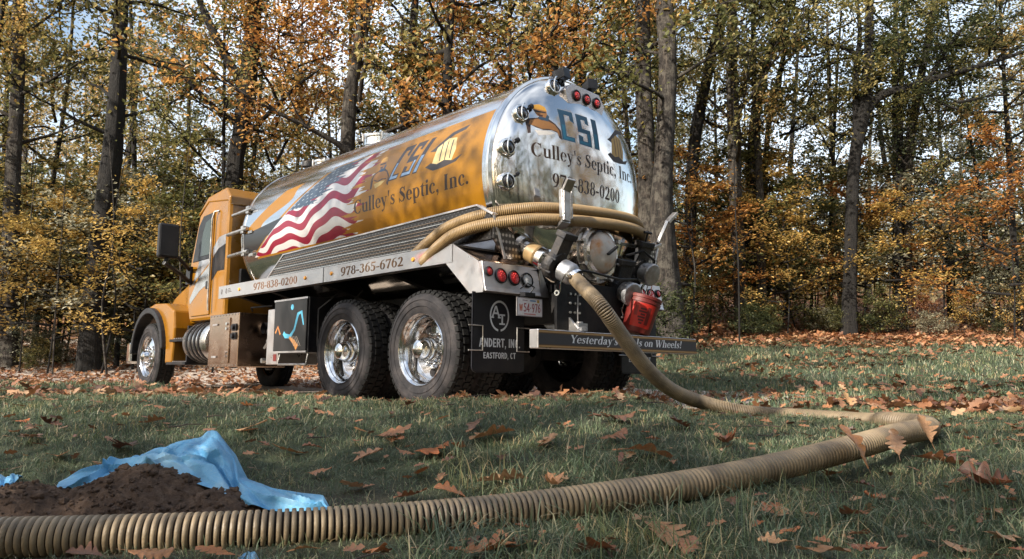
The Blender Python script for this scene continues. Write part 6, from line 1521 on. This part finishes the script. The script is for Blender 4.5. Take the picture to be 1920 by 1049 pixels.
near_trees = [
 ("oak_tree", "brown trunked oak at the far left edge, its stem bare to the top", 17.5, 22, (32, 0), [(24, 400), (32, 200)], (34, 27, 22), 0, [('light', 0, 1.0, 'olive')]),
 ("oak_tree", "tall dark straight trunk left of the cab, leaning slightly right", 16.8, 178, (230, 0), [(190, 450), (215, 200)], (46, 38, 27), 1, [('light', 1, 1.0, 'gold')]),
 ("oak_tree", "slim grey stem rising behind the tank, just left of its manway", 17, 640, (685, 0), [(652, 260), (668, 120)], (30, 26, 20), 2, [('tall', 2, 1.0, 'orange')]),
 ("oak_tree", "thin dark stem behind the tank's middle, right of the grey one", 19, 752, (780, 0), [(762, 230), (770, 110)], (22, 20, 15), 1, [('light', 0, 1.1, 'olive')]),
 ("oak_tree", "straight nearly black stem behind the tank, left of the orange tree", 16, 830, (846, 0), [(838, 205), (842, 100)], (20, 18, 14), 1, [('light', 1, 1.0, 'olive')]),
 ("maple_tree", "bright orange maple with a slim stem above the middle of the tank", 18, 955, (955, 30), [(955, 160)], (12, 9, 6), 1, [('tall', 3, .95, 'orange')]),
 ("oak_tree", "thin stem with green leaves just left of the tank's marker lights", 20, 1030, (1046, 0), [(1040, 120)], (14, 12, 9), 1, [('light', 2, 1.2, 'green')]),
 ("oak_tree", "thin forked stem directly above the tank's marker lights", 21, 1090, (1080, 0), [(1085, 140), (1075, 60)], (16, 14, 10), 1, [('light', 0, 1.2, 'green')]),
 ("oak_tree", "left one of the two thick pale trunks beside the tank's end", 17.0, 1208, (1204, 0), [(1210, 320), (1208, 160)], (36, 32, 30), 2, [('light', 1, 1.2, 'gold')]),
 ("oak_tree", "right, thicker one of the two pale trunks beside the tank, flared at its foot", 16.2, 1262, (1248, 0), [(1246, 420), (1244, 300), (1250, 120)], (56, 46, 36, 34, 36), 2, [('light', 2, .9, 'olive')]),
 ("oak_tree", "dark trunk leaning right, behind the two thick pale trunks", 19.2, 1290, (1362, 0), [(1298, 300), (1330, 130)], (22, 22, 18), 1, [('light', 0, .9, 'olive')]),
 ("oak_tree", "rough straight trunk to the right of the leaning dark one", 18.6, 1392, (1374, 0), [(1384, 400), (1376, 260), (1370, 120)], (26, 24, 20), 0, [('tall', 0, .8, 'olive')]),
 ("oak_tree", "dark trunk bending right, next to the rough straight one", 20.0, 1405, (1475, 20), [(1408, 300), (1432, 140)], (22, 20, 15), 1, [('light', 1, .9, 'gold')]),
 ("oak_tree", "thin twisted stem between the bending dark trunk and the forked oak", 20.5, 1440, (1478, 60), [(1436, 320), (1452, 180)], (11, 10, 7), 1, [('light', 2, .8, 'gold')]),
 ("oak_tree", "slim dark upright trunk between the forked oak and the sunlit leaning one", 21, 1680, (1680, 0), [(1680, 330), (1678, 160)], (13, 12, 9), 1, [('light', 0, .9, 'olive')]),
 ("oak_tree", "trunk with a sunlit patch leaning right, at the right of the forked oak", 19.6, 1696, (1752, 0), [(1704, 330), (1724, 160)], (20, 18, 13), 0, [('tall', 1, .7, 'green')]),
 ("oak_tree", "thin dark stem near the right edge of the wood", 19.2, 1912, (1878, 60), [(1896, 380), (1886, 200)], (10, 9, 6), 1, [('light', 1, .8, 'gold')]),
]
random.seed(21)
for k, (nm, lab, y, px0, top, mid, w, bark, cr) in enumerate(near_trees):
    P = trk(px0, top, y, None, mid); R0 = [Wd(q, y) for q in w] + [Wd(w[-1], y) * .7]
    base = P[0]; crowns = []
    for kind, i_, sc, pal in cr:
        tpz = P[-2]; dz = tpz.z
        crowns.append((kind, i_, (P[-2].x * .5 + P[-3].x * .5, y, base.z + .6), sc * 1.15, pal))
    tree_at(nm, lab, 'tree', P, R0, bark, crowns, k * 3 + 1)
# forked oak, left: trunk splits above the cab's roof
y = 17.5; P = [G(432, y), pix(440, 350, y), pix(452, 250, y), pix(464, 140, y), pix(478, 0, y), pix(484, -120, y)]
tree_at("oak_tree", "gnarled dark oak that forks above the cab, with orange leaves round its limbs", "tree", P, [Wd(q, y) for q in (34, 32, 30, 34, 26, 18)], 1,
        [('tall', 2, (P[0].x + .8, y + .3, P[0].z + .8), .85, 'orange'), ('under', 1, tuple(pix(540, 210, y)), .9, 'orange')], 71,
        limbs=[([pix(462, 160, y), pix(430, 120, y), pix(400, 60, y - .1), pix(368, -20, y - .2), pix(350, -90, y - .2)], [Wd(q, y) for q in (22, 18, 16, 13, 9)]),
               ([pix(455, 240, y), pix(400, 200, y - .3), pix(350, 150, y - .6), pix(290, 115, y - .9)], [Wd(q, y) for q in (12, 9, 7, 3)]),
               ([pix(450, 270, y), pix(500, 215, y - .3), pix(560, 160, y - .5), pix(600, 130, y - .6)], [Wd(q, y) for q in (11, 9, 6, 3)])])
# forked oak, right: one long limb reaches out to the right
y = 18.4; P = [G(1592, y), pix(1597, 480, y), pix(1602, 300, y), pix(1618, 200, y), pix(1628, 90, y), pix(1632, -30, y), pix(1634, -150, y)]
tree_at("oak_tree", "large forked oak at the right whose long lower limb reaches to the picture's edge", "tree", P, [Wd(q, y) for q in (28, 23, 22, 24, 17, 14, 10)], 1,
        [('light', 0, (P[0].x, y + .4, P[0].z + 1.0), .85, 'olive'), ('under', 0, tuple(pix(1740, 210, y - .4)), .9, 'olive'), ('under', 2, tuple(pix(1860, 170, y - .8)), .8, 'green'), ('under', 3, tuple(pix(1500, 180, y)), .9, 'olive'), ('under', 1, tuple(pix(1680, 260, y)), .8, 'green'), ('under', 2, tuple(pix(1800, 270, y - .6)), .8, 'green'), ('under', 3, tuple(pix(1640, 300, y)), .7, 'olive'), ('under', 0, tuple(pix(1900, 260, y - 1)), .8, 'olive')], 91,
        limbs=[([pix(1612, 225, y), pix(1650, 180, y - .2), pix(1700, 165, y - .4), pix(1780, 140, y - .7), pix(1850, 120, y - 1), pix(1940, 90, y - 1.4)], [Wd(q, y) for q in (18, 16, 14, 11, 8, 5)]),
               ([pix(1606, 260, y), pix(1604, 150, y), pix(1612, 60, y), pix(1600, -40, y)], [Wd(q, y) for q in (14, 11, 8, 5)]),
               ([pix(1625, 110, y), pix(1580, 90, y), pix(1530, 75, y), pix(1470, 60, y)], [Wd(q, y) for q in (10, 8, 5, 3)]),
               ([pix(1740, 150, y - .5), pix(1800, 60, y - .7), pix(1870, 30, y - .9)], [Wd(q, y) for q in (8, 6, 3)])])

# more trees of the wood, farther in
def wood_tree(x, y, kind, idx, sc, pal, name='woodland_tree', lab=None, grp=None, r0=.10, hh=11):
    z = float(Hfar(x, y)) - .1; lean = random.uniform(-.6, .6)
    P = [(x, y, z), (x + lean * .3, y, z + hh * .35), (x + lean, y + .2, z + hh * .7), (x + lean * 1.4, y, z + hh)]
    return tree_at(name, lab or (LABP[pal] + (', behind the cab' if x / y < -.3 else ', behind the tank' if x / y < .14 else ', right of the truck')), 'tree', P, [r0, r0 * .8, r0 * .6, r0 * .35], random.choice((0, 1, 1, 2)), [(kind, idx, (x + lean * .5, y, z + .2), sc, pal)], random.randrange(999), group=grp or "trees farther back in the autumn wood")
LABP = {'haze': "far tree of the wood with haze coloured into its pale leaves", 'olive': "olive green tree farther back in the autumn wood", 'gold': "gold and green mottled tree farther back in the wood", 'orange': "orange leaved tree farther back in the wood", 'yellow': "yellow leaved tree farther back in the wood", 'green': "dark green tree farther back in the wood", 'rust': "rust red tree farther back in the wood", 'pale': "pale leaved tree farther back in the wood"}
random.seed(5)
for k in range(52):
    y = 17.5 + 20 * (k / 52) + random.uniform(-1, 1); x = (-.76 + 1.52 * ((k * .618034) % 1)) * y + random.uniform(-.8, .8)
    px = 960 + x / y * 1396
    if px < 330: pal = random.choice(('olive', 'gold', 'gold', 'olive', 'yellow'))
    elif px < 700: pal = random.choice(('orange', 'gold', 'olive', 'olive'))
    elif px < 1060: pal = random.choice(('gold', 'orange', 'olive', 'yellow'))
    else: pal = random.choice(('olive', 'olive', 'green', 'gold', 'yellow'))
    if y > 24 and random.random() < .6: pal = 'haze'  # most distant trees take the colour paled for haze
    sky_gap = (1400 < px < 1900) or (200 < px < 330) or (560 < px < 640) or (740 < px < 840)
    kind = 'light' if (sky_gap or k % 3) else 'tall'; sc = random.uniform(.55, .72) if (sky_gap and px > 1000) else random.uniform(.8, 1.1)
    wood_tree(x, y, kind, k, sc, pal, r0=random.uniform(.05, .14), hh=random.uniform(9, 13))
# understorey saplings with layered sprays
def sapling(px, y, idx, sc, pal, lab, grp, kind='under', r0=.03):
    g = G(px, y, -.05); t = empty('sapling', g); tag(t, lab, 'sapling', grp)
    hh = 4.8 * sc; V, F = trunk_mesh([(0, 0, 0), (.1, 0, hh * .4), (.05, .1, hh)], [r0, r0 * .7, r0 * .25], idx + 5, 8, 0)
    o = link(bpy.data.objects.new('trunk', big_mesh('trunk', V, F, BARK[1], True))); o.parent = t
    mb_, mf = CT[kind][idx % len(CT[kind])]; rz = random.uniform(0, 6.28); put(mb_, 'branches', t, (0, 0, 0), (0, 0, rz), (sc,) * 3, BARK[1]); put(mf, 'crown', t, (0, 0, 0), (0, 0, rz), (sc,) * 3, FOL[pal]); return t
LABS = {'haze': 'haze tinted pale gold sapling', 'yellow': "yellow leaved sapling with layered sprays", 'gold': "green and gold sapling", 'orange': "amber leaved sapling with flat sprays", 'olive': "olive green sapling", 'green': "dark green sapling", 'rust': "rust red sapling", 'pale': "pale grey green sapling"}
random.seed(9)
for k in range(64):          # behind the cab and left
    px = random.uniform(-60, 620); y = random.uniform(18, 28); pal = random.choice(('yellow', 'gold', 'olive', 'olive', 'yellow', 'olive', 'pale', 'green'))
    sapling(px, y, k, random.uniform(.7, 1.25), pal, LABS[pal] + " in the wood behind the cab", "saplings in the wood behind the cab")
for k in range(36):          # right of the truck
    px = random.uniform(1180, 1980); y = random.uniform(19.5, 30); pal = random.choice(('yellow', 'gold', 'olive', 'olive', 'yellow', 'green', 'olive', 'pale', 'haze'))
    if px > 1750: pal = random.choice(('gold', 'pale', 'olive', 'yellow'))
    sapling(px, y, k, random.uniform(.6, 1.2), pal, LABS[pal] + " at the edge of the wood right of the truck", "saplings in the wood right of the truck")
for k in range(22): sapling(random.uniform(600, 1180), random.uniform(19, 27), k, random.uniform(.8, 1.2), random.choice(('gold', 'orange', 'olive')), "sapling in the wood behind the tank", "saplings in the wood behind the tank")
sapling(1330, 18.6, 1, .95, 'orange', "amber beech sapling with wide flat sprays right of the red bucket", None)
sapling(1450, 19.0, 2, .95, 'yellow', "yellow beech sapling with wide flat sprays in front of the dark bending trunk", None)
sapling(1285, 18.0, 3, .5, 'yellow', "low yellow sapling beside the red bucket at the truck's rear", None)
sapling(1620, 19.8, 0, .95, 'orange', "amber sapling whose sprays cross the foot of the forked oak", None)
sapling(1700, 20.0, 1, 1.1, 'gold', "gold sapling between the forked oak and the leaning sunlit trunk", None)
for k, (px, y, sc, pal, lab) in enumerate(((1296, 17.4, .95, 'orange', "wide amber sapling nearest the red bucket, its sprays spreading right"), (1385, 19.6, 1.2, 'olive', "olive sapling in front of the rough straight trunk"), (1475, 18.0, .68, 'yellow', "bright yellow green sapling at the lawn's edge, middle of the right wood"),
        (1550, 19.4, 1.0, 'olive', "small amber sapling left of the forked oak's foot"), (1665, 18.6, .75, 'yellow', "yellow sapling just right of the forked oak's foot"), (1770, 19.8, 1.25, 'pale', "grey green sapling left of the pale shrub"), (1900, 17.2, 1.0, 'orange', "amber sapling at the right edge of the picture"),
        (-10, 16.6, .9, 'yellow', "yellow sapling at the left edge of the picture"), (95, 16.2, .8, 'yellow', "yellow sapling between the two left trunks"), (150, 17.0, 1.0, 'pale', "grey green sapling just left of the tall dark trunk"), (262, 16.4, .85, 'yellow', "yellow sapling between the dark trunk and the cab's mirror"), (345, 17.2, .95, 'olive', "olive sapling right behind the cab's hood"))):
    sapling(px, y, k, sc, pal, lab, None, r0=.02)
# conifers at the left
for k, (px, y, sc) in enumerate(((110, 18.5, .62), (222, 17.6, .50), (30, 18, .5), (310, 20, .55), (400, 21, .7), (-40, 19, .8))):
    g = G(px, y, -.05); t = empty('hemlock_tree', g)
    tag(t, ["young bluish hemlock between the two left trunks", "small hemlock at the foot of the tall dark trunk left of the cab", "low hemlock in front of the trunk at the left edge", "hemlock seen just behind the cab's mirror", "hemlock behind the cab's roof", "hemlock cut off by the picture's left edge"][k], 'tree')
    V, F = trunk_mesh([(0, 0, 0), (.05, 0, 3.5 * sc), (0, 0, 7.3 * sc)], [.07, .045, .01], 3, 8, 0); o = link(bpy.data.objects.new('trunk', big_mesh('trunk', V, F, BARK[1], True))); o.parent = t
    mb_, mf = CT['needle'][k % 2]; put(mb_, 'branches', t, (0, 0, 0), (0, 0, k), (sc,) * 3, BARK[1]); put(mf, 'crown', t, (0, 0, 0), (0, 0, k), (sc,) * 3, FOL['needle'])
# shrubs along the edge
for k, (px, y, sc, pal, lab) in enumerate((
    (1868, 19.2, 1.15, 'pale', "pale leaved shrub at the lawn's edge near the right side of the picture"), (1815, 19.6, .7, 'yellow', "small yellow bush left of the pale shrub"),
    (1248, 14.6, .85, 'green', "dark green rhododendron beside the right end of the truck's bumper"), (1310, 18.0, .9, 'green', "dark green bush behind the red bucket"),
    (1470, 19.5, 1.0, 'green', "dark green bush in the middle of the wood's edge"), (1640, 18.6, .75, 'olive', "olive shrub at the foot of the forked oak"),
    (1385, 19.0, .9, 'green', "dark evergreen bush left of the wood's middle"), (1560, 19.3, .6, 'olive', "small olive bush left of the forked oak"),
    (45, 17.6, .7, 'pale', "pale green shrub low at the left edge"), (245, 18.6, .7, 'olive', "olive bush behind the dark left trunk"),
    (1730, 18.8, .6, 'rust', "rust coloured bush right of the forked oak"), (1920, 18.5, .8, 'gold', "gold bush at the right edge"))):
    g = G(px, y, -.05); t = empty('shrub', g); tag(t, lab, 'shrub')
    mb_, mf = CT['bush'][k % 3]; put(mb_, 'branches', t, (0, 0, 0), (0, 0, k), (sc,) * 3, BARK[1]); put(mf, 'crown', t, (0, 0, 0), (0, 0, k), (sc,) * 3, FOL[pal])
random.seed(3)
for k in range(26):
    px = random.uniform(1240, 1960) if k < 18 else random.uniform(-20, 330); y = random.uniform(17.2, 19.6) if k < 18 else random.uniform(16.8, 18.5); sc = random.uniform(.22, .5); g = G(px, y, -.03); t = empty('seedling', g)
    pal = random.choice(('olive', 'green', 'gold', 'green', 'pale')); tag(t, "low %s seedling bush at the wood's edge %s" % ({'olive': 'olive', 'green': 'green', 'gold': 'gold', 'rust': 'rust red', 'pale': 'pale green'}[pal], "right of the truck" if k < 18 else "left of the cab"), 'shrub', "low seedlings along the wood's edge")
    mb_, mf = CT['bush'][k % 3]; put(mb_, 'branches', t, (0, 0, 0), (0, 0, k), (sc,) * 3, BARK[1]); put(mf, 'crown', t, (0, 0, 0), (0, 0, k), (sc * 1.3, sc * 1.3, sc), FOL[pal])
# slender bare stems between the trees
random.seed(77)
for k in range(14):
    px = random.choice((random.uniform(20, 420), random.uniform(1270, 1900))); y = random.uniform(15, 24); x = (px - 960) / 1396 * y; z = float(Hfar(x, y)) - .1; l = random.uniform(-.5, .5)
    V, F = trunk_mesh([(0, 0, 0), (l * .7, 0, 1.6), (l * .2, 0, 3.2), (l * 1.3, 0, 6.0)], [random.uniform(.018, .032), .016, .004], k, 7, 0)
    o = link(bpy.data.objects.new('bare_stem', big_mesh('bare_stem', V, F, BARK[k % 2], True))); o.location = (x, y, z)
    tag(o, "slender bare stem standing among the trees", 'stem', "slender bare stems in the wood")
# the far wood as one mass, haze put into its leaf colour
n = 46000; Y = 36 + 34 * rng.random(n); X = rng.uniform(-.85, .85, n) * Y
lump = np.sin(X * .45) * 1.6 + np.sin(X * 1.1 + 2) * 1.1 + np.cos(Y * .4)
top = 6.2 + lump - 2.2 * sm(X / Y, .22, .45) + 1.2 * sm(-X / Y, .1, .5)
Z = Hfar(X, Y) + top * rng.random(n) ** .8
C = np.c_[X, Y, Z]; V, F, rnd = leaf_cloud(C, .42, .3, 5)
rnd = rnd + np.repeat((np.sin(X * .31) * .5 + .5) * .4, 4)
o = link(bpy.data.objects.new('distant_woods', big_mesh('distant_woods', V, F, FOL['haze'], False, {'rnd': rnd}))); tag(o, "far wood of haze pale gold and green leaves closing the view behind the trees", "woods", None, "stuff")
n = 52000; A_ = rng.uniform(R_(30), R_(390), n); Rr = rng.uniform(19, 38, n); X = Rr * np.sin(A_); Y = Rr * np.cos(A_); top = 10.5 + 1.6 * np.sin(A_ * 11) + np.sin(A_ * 29)
k = (Y < 14) & ((Y < 0) | (np.abs(X) > .86 * Y + 1)); X, Y, top = X[k], Y[k], top[k]; n = len(X); C = np.c_[X, Y, Hfar(X, Y) + top * rng.random(n) ** .9]; V, F, rnd = leaf_cloud(C, .45, .3, 8)
o = link(bpy.data.objects.new('surrounding_woods', big_mesh('surrounding_woods', V, F, FOL['gold'], False, {'rnd': rnd}))); tag(o, "the wood going on round the near side of the lawn, outside the picture", "woods", None, "stuff")
# trees behind and beside the camera, whose shade falls on the lawn and which show in the polished tank
random.seed(15)
for k, (x, y, kind, sc, pal, hh) in enumerate(((-7.8, 2.0, 'light', 1.05, 'gold', 12), (-7.0, -3.0, 'light', 1.0, 'olive', 12), (-4.0, -6.5, 'light', 1.0, 'gold', 12), (-12.5, -2.5, 'light', 1.0, 'green', 12), (.5, -10.5, 'tall', 1.0, 'olive', 12), (-9.5, -9.5, 'light', 1.1, 'olive', 13), (5, -11, 'tall', 1.1, 'gold', 12), (9, -8, 'tall', 1.1, 'olive', 12), (13, -5, 'tall', 1.1, 'green', 12), (16, 0, 'tall', 1.1, 'olive', 12), (-3.6, -3.2, 'light', .8, 'olive', 10), (-6, -2.0, 'under', 1.3, 'gold', 6), (-3, -15, 'tall', 1.2, 'gold', 13), (18, 6, 'tall', 1.1, 'orange', 12), (9, -14, 'tall', 1.2, 'rust', 12), (14, -11, 'tall', 1.2, 'green', 12), (3, -17, 'tall', 1.3, 'olive', 12), (20, -6, 'tall', 1.2, 'gold', 12), (4, -8, 'under', 1.0, 'orange', 5), (8, -6.5, 'under', 1.0, 'green', 5), (12, -3, 'under', 1.1, 'gold', 5), (-1, -9, 'under', 1.1, 'olive', 5), (14, 2, 'under', 1.0, 'rust', 5), (13.5, 5, 'tall', 1.0, 'gold', 12), (15.5, 8.5, 'light', 1.0, 'orange', 12), (12, 4, 'under', 1.1, 'gold', 5), (14.5, 6.5, 'under', 1.1, 'orange', 5), (15, 10, 'under', 1.1, 'olive', 5), (13, .5, 'under', 1.1, 'olive', 5), (-2, -12, 'under', 1.3, 'gold', 5), (2, -12.5, 'under', 1.3, 'rust', 5), (6, -13, 'under', 1.3, 'gold', 5), (10, -10.5, 'under', 1.3, 'orange', 5), (14, -7.5, 'under', 1.3, 'gold', 5), (17, -3, 'under', 1.3, 'rust', 5), (-6, -13, 'under', 1.3, 'olive', 5), (18, 3, 'under', 1.2, 'gold', 5))):
    wood_tree(x, y, kind, k, sc, pal, lab="tree standing beside the lawn, out of the photograph's view", grp="trees round the near side of the lawn", r0=.2, hh=hh)
